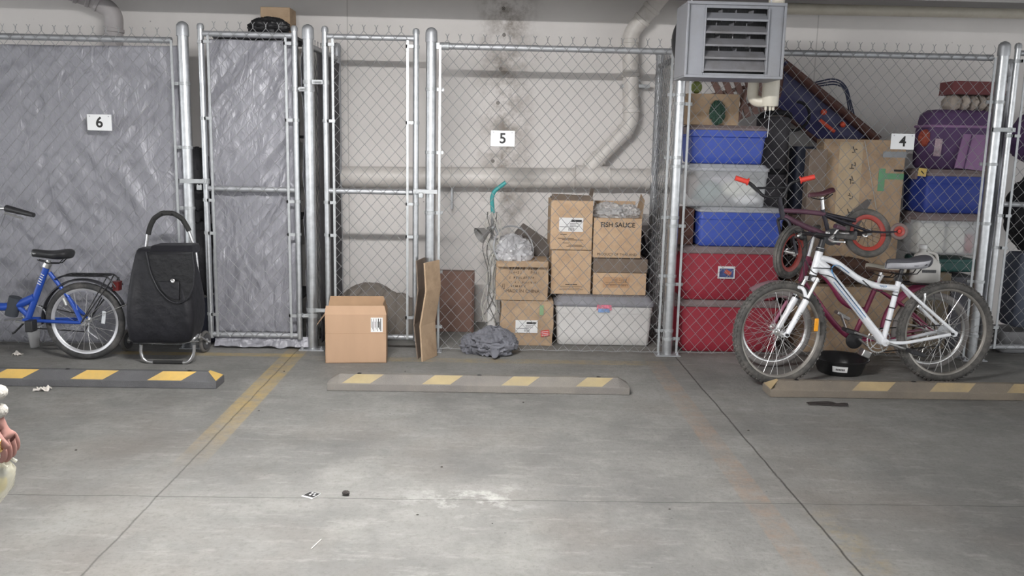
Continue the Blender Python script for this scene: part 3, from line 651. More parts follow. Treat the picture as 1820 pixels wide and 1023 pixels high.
lid_g = M('grey_lid', S(132, 132, 138), .6, 0, .08, 8, dirt=S(105, 98, 92), dirt_amt=.5)
t = tote('large white storage bin with grey lid under the brown boxes in locker 5', .478, 1.222, 6.36, 6.82, 0, .376, white_pl, lid_g, .075)
MB().box(.79, .90, 6.352, 6.362, .278, .318).build('sticker', M('pink_sticker', S(200, 110, 130), .5, 0, .4, 60), t)
MB().box(.80, .885, 6.3505, 6.353, .262, .29).build('sticker', M('blue_sticker', S(120, 150, 195), .5, 0, .3, 60), t)
scrawl(t, (.845, 6.3500, .298), .05, .016, 3, paper, 35)
# black bag at right of the boxes
tag(MB().blob((1.165, 7.0, .42), .11, .15, .42, .18, 2.4, 11, floor=.002).build('bin_bag', M('black_bag', (.02, .02, .024), .4, 0, .2, 10, .4, 25), None, loc=(1.165, 7.0, 0)), 'black bag standing behind the white bin next to the side fence', 'bag')
# brown panel box + folded flats
t = cbox('flat brown board box standing against the wall left of the white pole', -.47, -.14, 6.78, 6.86, 0, .49, M('brown_board', S(118, 92, 82), .8, 0, .08, 8), tape=False, seam=False, name='board_box')
MB().box(-.155, -.138, 6.772, 6.866, .0, .488).build('edge_strip', M('brown_edge', S(95, 72, 64), .8, 0, .08), t)
def flat(label, pts, th, mat):
    mb = MB(); t = mb.prism(pts, th).build('folded_carton', mat, None, loc=pts[0], smooth=False); tag(t, label, 'cardboard', 'folded cartons propped against the post'); return t
def fold(label, px, y0, lean, mat, wdt=.28, ang=1.15):
    # a folded carton standing on edge, leaning back against the fence; px: outline of its edge-on face
    t = thing('folded_carton', label, 'cardboard', at(px[0][0], px[0][1], y0), 'folded cartons propped against the post'); z0 = 0
    P = [at(a, b, y0) for a, b in px]; zmin = min(p.z for p in P)
    P = [Vector((p.x, p.y+lean*(p.z-zmin), p.z-zmin+.001)) for p in P]
    MB().prism(P, Vector((cos(ang)*wdt, sin(ang)*wdt, 0))).build('sheet', mat, t, .001, smooth=False)
    return t
edge_c = M('corrugated_edge', S(150, 124, 98), .9, 0, .2, 60, .3, 200)
def fold(label, segs, y0, mat, wdt, ang, thick):
    # sheets zigzagging upward seen nearly edge-on: segs = centre line pixels bottom to top
    P = [at(a, b, y0) for a, b in segs]; zm = min(p.z for p in P); t = thing('folded_carton', label, 'cardboard', (P[0].x, y0, 0), 'folded cartons propped against the post')
    d = Vector((cos(ang), sin(ang), 0)); n = Vector((-sin(ang), cos(ang), 0))*thick
    P = [Vector((p.x, y0+.05*(p.z-zm), p.z-zm+.001)) for p in P]
    a = [p-d*0 for p in P]
    for k in range(len(a)-1):
        p, q = a[k], a[k+1]; w = wdt
        MB().prism([p, p+Vector((thick, 0, 0)), q+Vector((thick, 0, .002)), q+Vector((0, 0, .002))], d*w).build('panel', mat, t, .001, smooth=False)
    return t
fold('folded brown carton leaning on the left of the post, its edge bent near the bottom', [(741, 625), (734, 565), (741, 505), (738, 452)], 5.88, card_g, .20, 1.35, .008)
fold('second folded carton pressed against the first beside the post, slightly nearer', [(749, 632), (745, 570), (755, 508), (752, 458)], 5.80, card_d, .20, 1.12, .010)
# ---------------------------------------------------------------- white pole, cords, teal-handled stick, lamp
t = thing('white_column', 'white square table leg standing upright wound with cords, left of the MADE IN CHINA box', 'pole', (0.0, 6.5, 0))
MB().box(-.032, .035, 6.47, 6.53, 0, .76).build('leg_shaft', white_pl, t, .006)
mb = MB().box(-.038, .041, 6.463, 6.537, .70, .78); mb.build('leg_collar', M('offwhite', S(170, 168, 165), .6), t, .006)
t = thing('cleaning_stick', 'grey broom stick with a teal hooked handle rising above the white leg', 'broom', (.0, 6.58, 0))
MB().tube([(-.02, 6.6, 0.0), (0.0, 6.6, 1.0)], .012, 12).build('stick', M('grey_stick', S(150, 150, 150), .5), t)
a = [at(876, 378, 6.6), at(874, 352, 6.6), at(878, 340, 6.6), at(888, 332, 6.6), at(899, 324, 6.6)]
MB().tube(bendpts(a, .02, 4), [.016]*len(bendpts(a, .02, 4)), 14).build('handle', M('teal_grip', S(60, 150, 150), .45, 0, .06), t)
cordm = M('pale_cord', S(175, 172, 165), .6, 0, .1); cordd = M('dark_cord', S(95, 93, 90), .6, 0, .1)
for i in range(7):
    pts = []; sd = i*1.7
    for k in range(26):
        f = k/25; pts.append(Vector((-.005+(.05+.02*sin(i))*sin(f*5+sd)*(1-.3*f)+.02*sin(f*13+sd), 6.455-.012*i*.3+.01*cos(f*6+sd), .16+.83*f)))
    tag(MB().tube(pts, .0035 if i % 2 else .005, 6).build('power_cord', (cordm, cordd)[i % 2], None, loc=pts[0]), 'loose cord looped over the white table leg left of the MADE IN CHINA box', 'cord', 'cords wound around the white table leg')
t = thing('clamp_lamp', 'small grey clamp lamp head hanging at the top of the white leg', 'lamp', (-.03, 6.46, .8))
c0 = at(862, 412, 6.47); MB().lathe(c0, [(.014, -.06), (.02, -.05), (.03, -.01), (.062, .05), (.064, .055), (.06, .052), (.028, -.008), (0, -.02)], 26, (-.75, -.45, -.45)).build('lamp_shade', M('lamp_grey', S(150, 148, 146), .4, .4, .08), t)
MB().tube([c0+Vector((.03, .01, .02)), c0+Vector((.07, .01, .04)), c0+Vector((.1, .02, -.02))], .011, 10).build('lamp_arm', galv_d, t)
# ---------------------------------------------------------------- grey towel heap
clothm = M('grey_cloth', S(108, 109, 116), .95, 0, .2, 9, .5, 60)
def cloth_heap(name, label, c, rx, ry, rz, mat, seed, folds, cat):
    t = thing(name, label, cat, (c[0], c[1], 0)); random.seed(seed)
    MB().blob((c[0], c[1], rz*.45), rx, ry, rz*.62, .3, 2.6, seed, 70, 44, floor=.002).build('heap', mat, t)
    for i in range(folds):
        a = random.uniform(0, 2*pi); r0 = random.uniform(.1, .8); pts = []; L = random.randint(7, 12); x, y = c[0]+rx*r0*cos(a), c[1]+ry*r0*sin(a)-.02; h = a+pi/2+random.uniform(-.6, .6)
        for k in range(L):
            rr = min(1, (((x-c[0])/rx)**2+((y-c[1])/ry)**2)**.5); z = .03+rz*(1.0-.85*rr*rr)+.012*sin(k*1.3+i)
            pts.append((x, y, max(.022, z))); x += .034*cos(h); y += .034*sin(h); h += random.uniform(-.5, .6); q_ = (((x-c[0])/rx)**2+((y-c[1])/ry)**2)**.5; x, y = (c[0]+(x-c[0])*.9/q_, c[1]+(y-c[1])*.9/q_) if q_ > .9 else (x, y)
        R0 = random.uniform(.016, .032); MB().tube(pts, [R0*(.35+.65*sin(pi*(k+.5)/L)) for k in range(L)], 9, flat=.6).build('fold', mat, t, subd=1)
    return t
t = cloth_heap('cloth_heap', 'crumpled dark grey towel heap spilling under the fence at the foot of the white leg', (.02, 6.07), .16, .13, .17, clothm, 3, 44, 'cloth')
MB().blob((-.12, 6.10, .05), .09, .08, .085, .4, 2.8, 77, 40, 24, floor=.002).build('side_fold', clothm, t)
MB().tube([(.02, 5.99, .09), (.035, 5.94, .055), (.03, 5.90, .028), (.02, 5.88, .012)], [.03, .038, .03, .008], 12, flat=.5).build('loose_corner', clothm, t, subd=1)
# ---------------------------------------------------------------- rolled bundle behind gate 5
bund = M('grey_canvas', S(112, 105, 98), .9, 0, .12, 8, .3, 40)
t = thing('canvas_bundle', 'grey-brown canvas bundle on the floor behind the see-through gate', 'bundle', (-.88, 6.5, 0))
MB().blob((-.93, 6.55, .19), .25, .2, .225, .12, 2.0, 21, 64, 40, floor=.002).build('bundle_body', bund, t)
for i, (px, w, h, lean) in enumerate(((672, .05, .34, .1), (690, .05, .37, .25), (708, .055, .35, .32), (724, .05, .31, .38))):
    b = at(px, 600, 6.42); pts = [(b.x-.02+lean*f*h*.5+.01*sin(f*5), 6.42+.02*i, .02+h*f) for f in [k/6 for k in range(7)]]
    MB().tube(pts, [w*(.55+.45*sin(pi*(k+.6)/7)) for k in range(7)], 14, flat=1.6).build('rolled_fold', bund, t, subd=1)
# ---------------------------------------------------------------- open cardboard box in front of gate 5
t = thing('cardboard_box', 'clean open cardboard box with a white label standing in front of the fence', 'box', (-.915, 5.85, 0))
x0, x1, yb, z1, th = -1.122, -.712, 5.96, .335, .005
rot = Matrix.Translation((-.915, 5.80, 0)) @ Matrix.Rotation(rad(5), 4, 'Z') @ Matrix.Translation((.915, -5.80, 0))
cardc = M('fresh_cardboard', S(172, 142, 116), .85, 0, .04, 4, .1, 160, stretch=(3, 3, .6))
mb = MB(); y0 = 5.74
mb.box(x0, x1, y0, y0+th, .001, z1, rot).box(x0, x1, yb-th, yb, .001, z1, rot).box(x0, x0+th, y0, yb, .001, z1, rot).box(x1-th, x1, y0, yb, .001, z1, rot).box(x0, x1, y0, yb, .001, .006, rot)
mb.build('body', cardc, t, .001)
Rf = rot
MB().prism([rot @ Vector(p) for p in ((x0, yb, z1), (x1, yb, z1), (x1-.03, yb+.07, z1+.075), (x0+.01, yb+.07, z1+.075))], (0, .004, 0)).build('back_flap', card_in, t)
MB().prism([rot @ Vector(p) for p in ((x0+.003, y0, z1), (x0+.003, yb, z1), (x0-.06, yb-.03, z1-.085), (x0-.06, y0+.05, z1-.085))], (0, 0, .004)).build('side_flap', cardc, t)
MB().prism([rot @ Vector(p) for p in ((x1-.002, y0, z1), (x1-.002, yb, z1), (x1-.02, yb-.02, z1+.07), (x1-.03, y0+.07, z1+.06))], (.004, 0, 0)).build('side_flap', card_in, t)
MB().prism([rot @ Vector(p) for p in ((x0, y0-.001, z1), (x1, y0-.001, z1), (x1-.015, y0+.03, z1+.055), (x0+.005, y0+.03, z1+.055))], (0, .004, 0)).build('front_flap', cardc, t)
MB().box(x0+.002, x1-.002, y0-.0012, y0+.001, .205, .2065, rot).build('crease', M('crease', S(150, 118, 92), .9), t)
MB().box(x1-.105, x1-.025, y0-.0016, y0, .215, .315, rot).build('shipping_label', paper, t)
mb = MB()
for i in range(9):
    mb.box(x1-.035-.008*i-(.003 if i > 2 else .006), x1-.035-.008*i, y0-.0024, y0-.0017, .222+(i % 3)*.012, .308-(i % 2)*.02, rot)
mb.build('label_print', ink, t, smooth=False)
# ---------------------------------------------------------------- things in locker 6
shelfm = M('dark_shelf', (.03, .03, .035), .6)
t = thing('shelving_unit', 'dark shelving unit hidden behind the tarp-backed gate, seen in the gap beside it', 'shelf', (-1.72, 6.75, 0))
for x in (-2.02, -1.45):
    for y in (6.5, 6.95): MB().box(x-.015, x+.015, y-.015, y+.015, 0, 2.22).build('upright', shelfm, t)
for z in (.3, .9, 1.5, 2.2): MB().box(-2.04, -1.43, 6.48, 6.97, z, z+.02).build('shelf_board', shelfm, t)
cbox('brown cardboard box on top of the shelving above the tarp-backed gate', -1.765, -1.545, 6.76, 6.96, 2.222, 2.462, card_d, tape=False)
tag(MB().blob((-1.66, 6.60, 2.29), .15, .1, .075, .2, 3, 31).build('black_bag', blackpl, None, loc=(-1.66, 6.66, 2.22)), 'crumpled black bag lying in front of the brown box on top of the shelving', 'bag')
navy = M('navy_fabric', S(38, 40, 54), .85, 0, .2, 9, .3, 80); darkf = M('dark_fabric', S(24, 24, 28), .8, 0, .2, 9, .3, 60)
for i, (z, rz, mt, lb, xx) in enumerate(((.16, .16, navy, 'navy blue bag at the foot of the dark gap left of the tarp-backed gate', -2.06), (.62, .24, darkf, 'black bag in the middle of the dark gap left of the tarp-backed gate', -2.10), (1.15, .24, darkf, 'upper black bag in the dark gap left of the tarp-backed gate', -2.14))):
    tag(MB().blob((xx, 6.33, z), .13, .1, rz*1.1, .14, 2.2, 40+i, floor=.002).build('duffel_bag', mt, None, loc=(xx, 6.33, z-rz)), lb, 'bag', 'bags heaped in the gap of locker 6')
# ---------------------------------------------------------------- locker 4: totes
red_pl = M('red_plastic', S(150, 42, 58), .5, 0, .05, 5, dirt=S(110, 45, 52), dirt_amt=.3); grey_rim = M('taupe_lid', S(125, 112, 112), .65, 0, .1, 9, dirt=S(95, 85, 80), dirt_amt=.4)
blue_pl = M('blue_plastic', S(58, 82, 170), .45, 0, .05, 5, dirt=S(40, 55, 120), dirt_amt=.25); blue_dk = M('dark_blue_plastic', S(40, 60, 140), .5, 0, .06, 5)
clear_pl = M('clear_plastic', (.72, .74, .76), .3, 0, .04, 5, alpha=.42); pale_lid = M('pale_lid', S(170, 172, 178), .5, 0, .05, 8, dirt=S(130, 125, 120), dirt_amt=.35)
green_pl = M('green_plastic', S(52, 92, 88), .5, 0, .08, 6)
GT = 'storage totes stacked in locker 4'
t = tote('red storage tote on the floor at the bottom of the left stack in locker 4', 1.40, 2.14, 6.22, 6.68, 0, .385, red_pl, grey_rim, .045, .95, group=GT, rim=False)
t = tote('red storage tote with a small picture label, second from the bottom of the left stack', 1.385, 2.13, 6.24, 6.68, .386, .782, red_pl, grey_rim, .05, .93, group=GT, rim=False)
p = at(1291, 484, 6.235); MB().box(p.x-.062, p.x+.062, 6.232, 6.240, p.z-.045, p.z+.045).build('sticker', paper, t)
MB().box(p.x-.052, p.x+.052, 6.230, 6.2325, p.z-.035, p.z+.03).build('sticker_picture', M('sticker_blue', S(60, 72, 120), .5, 0, .5, 40), t); MB().obox((p.x+.01, 6.2293, p.z), .05, .001, .03, ry=.5).build('sticker_picture', M('sticker_red', S(190, 90, 70), .5, 0, .3, 60), t)
t = tote('blue storage tote between the red totes and the clear tote of the left stack', 1.495, 2.125, 6.26, 6.68, .783, 1.068, blue_pl, pale_lid, .035, .97, group=GT)
t = tote('cloudy clear tote with white contents and a grey rim, under the top blue tote', 1.39, 2.00, 6.28, 6.68, 1.069, 1.378, clear_pl, pale_lid, .05, .93, group=GT)
for i, (x, y, z, rx, ry, rz, c) in enumerate(((1.82, 6.42, 1.20, .13, .1, .07, (225, 225, 215)), (1.58, 6.42, 1.17, .11, .09, .08, (90, 120, 115)), (1.72, 6.5, 1.27, .16, .1, .05, (200, 195, 205)), (1.86, 6.36, 1.12, .09, .05, .035, (235, 235, 238)), (1.48, 6.45, 1.22, .05, .08, .1, (150, 120, 100)))):
    tag(MB().blob((x, y, z), rx, ry, rz, .2, 2.5, 60+i).build('packed_item', M('packed%d' % i, S(*c), .7, 0, .1, 12, .2, 40), None, loc=(x, y, z)), ('white bag inside the clear tote of the left stack', 'grey-green bundle inside the clear tote, at its left', 'pale lilac cloth at the back inside the clear tote', 'small white packet at the bottom front of the clear tote', 'brown pouch at the far left inside the clear tote')[i], ('bag', 'bundle', 'cloth', 'packet', 'pouch')[i])
t = tote('blue storage tote with a grey lid at the top of the left stack', 1.415, 1.985, 6.32, 6.70, 1.379, 1.655, blue_pl, grey_rim, .035, .9, group=GT)
t = cbox('small brown cardboard box on the grey lid of the top blue tote', 1.40, 1.78, 6.40, 6.66, 1.656, 1.88, card_d, tape=False, squash=.01)
bm = M('small_brown', S(92, 60, 50), .7, 0, .1, 8)
cbox('dark brown box squeezed between the post and the lower blue tote', 1.345, 1.48, 6.34, 6.60, .785, 1.05, bm, tape=False, seam=False)
# folded wooden chair lying over the box
woodm = M('brown_wood', S(120, 92, 84), .65, 0, .15, 6, stretch=(2, 2, 14))
t = thing('folding_chair', 'folded brown slatted wooden chair lying on top of the brown box under the heater', 'chair', (1.75, 6.55, 1.7))
for i in range(5):
    a = at(1268+19*i, 142-4*i, 6.50); b = at(1300+14*i, 212-5*i, 6.50)
    d = (b-a); MB().obox(((a+b)/2), .045, .016, d.length+.05, ry=math.atan2(d.x, d.z)+pi).build('slat', woodm, t, .003)
for (p, q) in (((1262, 170), (1345, 150)), ((1285, 205), (1352, 178))):
    a, b = at(*p, 6.53), at(*q, 6.53); MB().cyl(a, b, .014, 10).build('rail', woodm, t)
a, b = at(1256, 212, 6.47), at(1300, 172, 6.47); MB().cyl(a, b, .013, 10).build('leg', woodm, t)
a, b = at(1310, 216, 6.47), at(1330, 150, 6.47); MB().cyl(a, b, .013, 10).build('leg', woodm, t)
tag(MB().blob(at(1275, 200, 6.36)+Vector((0, 0, .0)), .05, .04, .075, .5, 4, 71).build('green_cloth', M('dark_green', S(52, 78, 66), .9, 0, .2, 14), None, loc=at(1275, 222, 6.36)), 'dark green crumpled cloth hanging in front of the small brown box', 'cloth')
tag(MB().blob(at(1238, 155, 6.5), .04, .04, .045, .05, 2, 72).build('green_ball', M('yellow_green', S(120, 130, 70), .7), None, loc=at(1238, 168, 6.5)), 'small yellow-green ball beside the slatted chair just under the heater', 'ball')
# dark bag stack
dk = M('dark_grey_fabric', S(76, 74, 78), .85, 0, .12, 8, .3, 50)
t = thing('golf_bag', 'tall dark grey cylindrical bag standing behind the totes below the vertical pipe end', 'bag', (2.2, 6.85, 0))
a = at(1385, 200, 6.85); MB().lathe((a.x-.04, 6.85, .001), [(.10, 0), (.115, .02), (.12, .8), (.125, 1.6), (.13, 1.72), (.115, 1.74)], 26).build('bag_body', dk, t)
MB().torus((a.x+.11, 6.8, 1.75), (0, 1, .2), .11, .012, 26, 8, -1.6, 1.9, Vector((1, 0, 0))).build('strap', darkf, t)
MB().lathe((a.x-.04, 6.85, 1.30), [(.128, 0), (.131, .005), (.131, .04), (.128, .045)], 26).build('band', darkf, t)
MB().torus((a.x-.04, 6.83, 1.74), (0, .3, 1), .115, .02, 26, 8).build('rim', darkf, t)
# sled / board
boardm = M('navy_board', S(58, 58, 98), .5, 0, .2, 5); edgem = M('board_edge', S(98, 68, 62), .6, 0, .12, 8); orangem = M('orange_plastic', S(214, 84, 58), .5, 0, .06)
t = thing('snow_sled', 'long blue sled with reddish brown rim leaning diagonally against the wall above the boxes', 'sled', (2.6, 6.95, 1.58))
e0, e1 = at(1392, 108, 6.98), at(1562, 246, 6.90); f0, f1 = at(1380, 190, 6.98), at(1470, 262, 6.90)
U = (e1-e0); V = (f0-e0)
def bp(u, v, d=0): return e0+U*u+(f0-e0)*(v*(1-u))+((f1-e1)*v)*u+Vector((0, -d, 0))
mb = MB(); rings = []
for i in range(13):
    u = i/12; rings.append([bp(u, v/10, .10*(1-(2*v/10-1)**4)*0-.05*sin(pi*v/10)+.05) for v in range(11)])
rings2 = [[p+Vector((0, .012, 0)) for p in r] for r in rings]
mb.quadgrid(rings, closed=False); mb.quadgrid([list(reversed(r)) for r in rings2], closed=False); mb.build('deck', boardm, t)
border = [bp(i/12, 0) for i in range(13)]+[bp(1, v/10, .02) for v in range(1, 11)]+[bp(1-i/12, 1) for i in range(1, 13)]+[bp(0, 1-v/10) for v in range(1, 10)]
MB().tube(border, .024, 10, closed=True).build('rim', edgem, t)
MB().tube([bp(i/12, .13, .07) for i in range(13)], .075, 10, flat=.4).build('side_band', edgem, t)
for (px, py) in ((1464, 199), (1498, 221)): q = at(px, py, 6.86); MB().blob(q, .024, .02, .024, .05, 2, 4, 16, 10).build('stud', orangem, t)
a, b = at(1457, 213, 6.85), at(1483, 234, 6.85); MB().tube([a, b], .014, 8).build('grab_handle', orangem, t)
for k in range(3):
    pts = [at(1442+k*3, 148+k*3, 6.95), at(1485+k*2, 138+k*5, 6.93), at(1505-k*1, 152+k*4, 6.92), at(1520-k*5, 212-k*4, 6.92)]
    MB().tube(bendpts(pts, .06, 4), .006, 8).build('rope_loop', M('rope%d' % k, S(58, 62, 84), .8), t)
# dark blue bin behind
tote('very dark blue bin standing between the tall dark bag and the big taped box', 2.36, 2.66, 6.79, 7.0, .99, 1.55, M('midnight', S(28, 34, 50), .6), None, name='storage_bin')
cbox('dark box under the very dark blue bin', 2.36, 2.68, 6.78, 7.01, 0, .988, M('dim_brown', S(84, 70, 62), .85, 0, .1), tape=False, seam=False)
# big cardboard box
t = cbox('big upright cardboard box with a printed strip and green tape in locker 4', 2.50, 3.13, 6.60, 6.76, .50, 1.58, card_d, tape=False, seam=False, squash=.004)
MB().box(2.62, 2.80, 6.597, 6.599, .86, 1.56).build('printed_strip', M('strip_paper', S(178, 158, 130), .75, 0, .1, 10), t)
for i, z in enumerate((1.50, 1.38, 1.27, 1.15, 1.02, .93)):
    w = (.03, .045, .05, .03, .045, .04)[i]
    mb = MB()
    for k in range(4): mb.obox((2.735+.012*((k*7+i*3) % 3-1), 6.595, z+.012*((k*5+i) % 4-1.5)), w*(.5+.3*(k % 2)), .001, .006, ry=(.0, 1.5, .3, 1.2)[(k+i) % 4])
    mb.build('print_mark', ink, t)
MB().box(2.955, 3.135, 6.597, 6.599, 1.45, 1.495).build('grey_tape', M('duct_tape', S(130, 134, 138), .4), t)
gtape = M('green_tape', S(98, 150, 112), .5, 0, .06)
MB().box(2.935, 3.13, 6.597, 6.599, 1.285, 1.33).box(2.935, 2.985, 6.596, 6.598, 1.195, 1.365).build('green_tape', gtape, t)
MB().box(3.05, 3.14, 6.595, 6.597, 1.345, 1.36).build('black_tape', ink, t)
MB().prism([(2.62, 6.596, .93), (2.86, 6.596, 1.13), (2.90, 6.596, 1.13), (2.80, 6.596, .88), (2.62, 6.596, .82)], (0, .002, 0)).build('grey_tape', M('duct_tape_dark', S(90, 86, 84), .6), t)
a, b = at(1537, 250, 6.59), at(1560, 385, 6.59); MB().cyl(a, b, .003, 6).build('twine', cordm, t)
cbox('tall narrow greyed carton beside the left edge of the big taped box', 2.36, 2.495, 6.50, 6.595, .5, 1.50, card_g, tape=False, seam=False)
cbox('low dull brown carton under the big taped box, behind the maroon bicycle', 2.30, 3.15, 6.42, 6.95, 0, .495, card_d, tape=False) if False else cbox('low dull brown carton under the big taped box, behind the maroon bicycle', 2.34, 3.15, 6.28, 6.77, 0, .498, card_d, tape=False)
tag(MB().blob((2.62, 6.44, .60), .26, .12, .10, .25, 2.4, 81).build('brown_cloth', M('brown_cloth', S(84, 60, 50), .9, 0, .2), None, loc=(2.62, 6.44, .5)), 'dark brown cloth heaped on the low carton at the foot of the big taped box', 'cloth')
# right stack
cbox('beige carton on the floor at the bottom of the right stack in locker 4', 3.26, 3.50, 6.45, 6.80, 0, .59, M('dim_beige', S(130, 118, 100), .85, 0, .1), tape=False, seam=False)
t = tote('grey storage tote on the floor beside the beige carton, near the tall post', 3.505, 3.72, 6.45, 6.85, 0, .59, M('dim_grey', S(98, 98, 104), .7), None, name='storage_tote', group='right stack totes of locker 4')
t = tote('green storage tote low in the right stack of locker 4', 3.30, 3.72, 6.50, 6.85, .592, .72, green_pl, None, name='storage_tote', group='right stack totes of locker 4', taper=.97)
t = tote('clear tote of white bottles and cloths under the dark-lidded blue tote', 3.22, 3.72, 6.48, 6.86, .722, 1.04, clear_pl, grey_rim, .055, .95, group='right stack totes of locker 4')
for i, (x, w, h, c) in enumerate(((3.36, .2, .22, (225, 222, 210)), (3.56, .12, .21, (232, 230, 222)), (3.66, .05, .14, (175, 80, 80)))):
    m_ = M('inside%d' % i, S(*c), .7, 0, .08); o = MB().rloft(x, 6.6, [(.74, w/2, .07, .02), (.74+h*.9, w/2, .07, .02), (.74+h, w/2*.8, .055, .02)]).build('packed_item', m_, None, loc=(x, 6.6, .74)); tag(o, ('wide white packet in the clear tote of the right stack', 'narrow white container in the clear tote of the right stack', 'small red packet at the right inside the clear tote')[i], ('packet', 'container', 'packet')[i])
t = tote('blue storage tote with grey lid and yellow sticker in the right stack', 3.235, 3.72, 6.46, 6.86, 1.042, 1.37, blue_dk, grey_rim, .05, .93, group='right stack totes of locker 4')
p = at(1640, 306, 6.44); MB().obox((p.x, 6.446, p.z), .062, .002, .06, ry=.1).build('sticker', M('yellow_sticker', S(196, 168, 92), .6), t); MB().obox((p.x, 6.4445, p.z), .03, .001, .008, ry=.8).build('sticker_mark', ink, t)
purp = M('purple_fabric', S(84, 60, 98), .75, 0, .15, 6, .2, 50); lil = M('lilac_board', S(142, 108, 146), .7, 0, .06)
t = thing('suitcase', 'purple soft bag lying on the grey lid of the right blue tote', 'bag', (3.56, 6.68, 1.372))
MB().rloft(3.53, 6.68, [(1.373, .23, .14, .05), (1.40, .25, .16, .06), (1.62, .26, .16, .07), (1.78, .24, .14, .07), (1.815, .2, .1, .06)]).build('shell', purp, t, ang=60)
MB().torus((3.55, 6.56, 1.70), (0, 1, .2), .07, .012, 20, 8, 0, pi, Vector((1, 0, 0))).build('handle', darkf, t)
MB().rloft(3.53, 6.68, [(1.68, .259, .160, .07), (1.686, .264, .165, .07), (1.694, .264, .165, .07), (1.70, .259, .16, .07)]).build('zip_band', lil, t)
t = thing('folder', 'lilac folded board leaning against the purple bag', 'folder', (3.66, 6.42, 1.372))
a, b, c_, d_ = at(1697, 298, 6.46), at(1750, 304, 6.46), at(1766, 240, 6.52), at(1713, 238, 6.52)
MB().prism([a, b, c_, d_], (0, .012, .0)).build('cover', lil, t, .001); a2, b2 = at(1713, 300, 6.455), at(1728, 240, 6.515); MB().cyl(a2, b2, .004, 6).build('fold_line', purp, t)
q = at(1644, 245, 6.6); tag(MB().blob((q.x, 6.6, q.z), .045, .05, .06, .2, 2.4, 91).build('orange_cloth', M('orange_cloth', S(150, 70, 54), .8), None, loc=(q.x, 6.6, q.z-.05)), 'small orange bundle sticking out left of the purple bag', 'cloth')
t = [o for o in bpy.data.objects if o.get('category') == 'bag' and o.name.startswith('suitcase')][0]; t.name = 'travel_bag'
q = at(1667, 262, 6.50); MB().obox((q.x, 6.50, q.z), .055, .004, .13, ry=.05).build('luggage_tag', M('pale_tag', S(170, 150, 158), .7, 0, .3, 50), t)
stm = M('striped_cloth', S(170, 160, 150), .9, 0, .35, 18, stretch=(1, 1, .1)); rdm = M('dull_red_cloth', S(112, 64, 66), .9, 0, .1)
t = thing('folded_blanket', 'folded red and pale patterned blanket on top of the purple bag', 'blanket', (3.66, 6.7, 1.816))
for i in range(6): MB().blob((3.46+.065*i, 6.64, 1.868), .04, .13, .062, .15, 2, 100+i, 20, 14).build('fold', stm, t)
MB().rloft(3.60, 6.62, [(1.925, .20, .13, .03), (1.94, .205, .12, .04), (2.01, .205, .12, .04), (2.02, .20, .12, .03)]).build('red_fold', rdm, t)
MB().rloft(3.55, 6.72, [(1.93, .05, .05, .02), (2.0, .07, .05, .02)]).build('red_corner', rdm, t)
# beyond the tall post
t = tag(MB().blob((4.24, 6.62, 1.05), .26, .22, .32, .12, 2, 111).build('dark_bag', darkf, None, loc=(4.24, 6.62, .8)), 'big dark bag behind the gate at the right edge', 'bag')
tag(MB().blob((4.26, 6.72, 1.62), .26, .2, .22, .12, 2, 113).build('purple_bag', purp, None, loc=(4.26, 6.72, 1.4)), 'dim purple bag above the dark bag at the right edge', 'bag')
t = thing('suitcase', 'grey upright suitcase with a small emblem behind the gate at the right edge', 'suitcase', (4.05, 6.45, .0))
MB().rloft(4.12, 6.45, [(.20, .15, .1, .03), (.22, .17, .12, .04), (.72, .17, .12, .04), (.76, .15, .1, .03)]).build('shell', M('slate_shell', S(84, 90, 104), .6), t, ang=50)
MB().box(4.12, 4.16, 6.326, 6.332, .42, .50).build('emblem', M('emblem', S(170, 170, 175), .5), t); MB().torus((4.1, 6.45, .76), (0, 1, 0), .05, .008, 16, 8, 0, pi, Vector((1, 0, 0))).build('handle', darkf, t)
tote('pale grey shallow bin on the floor under the suitcase at the right edge', 3.86, 4.4, 6.32, 6.62, 0, .198, M('pale_grey_bin', S(130, 130, 132), .6), None, name='storage_bin')
# ---------------------------------------------------------------- wheel stops
ylw = M('yellow_reflective', S(212, 176, 98), .55, 0, .08, 9, .3, 300, dirt=S(150, 135, 105), dirt_amt=.35, dscale=6)
ylw_d = M('dusty_yellow', S(168, 148, 112), .8, 0, .12, 9, .2, 200, dirt=S(140, 130, 112), dirt_amt=.6, dscale=6)
ylw_m = M('greyed_yellow', S(162, 147, 112), .75, 0, .1, 9, .2, 200, dirt=S(140, 130, 112), dirt_amt=.5, dscale=6)
stopA = M('stop_rubber', S(92, 92, 94), .85, 0, .1, 8, .5, 180, dirt=S(70, 70, 72), dirt_amt=.4); stopB = M('dusty_stop_rubber', S(118, 114, 110), .9, 0, .1, 8, .5, 160, dirt=S(140, 134, 124), dirt_amt=.5); stopC = M('brown_dusty_stop', S(116, 108, 98), .9, 0, .1, 8, .5, 160, dirt=S(135, 124, 108), dirt_amt=.5)
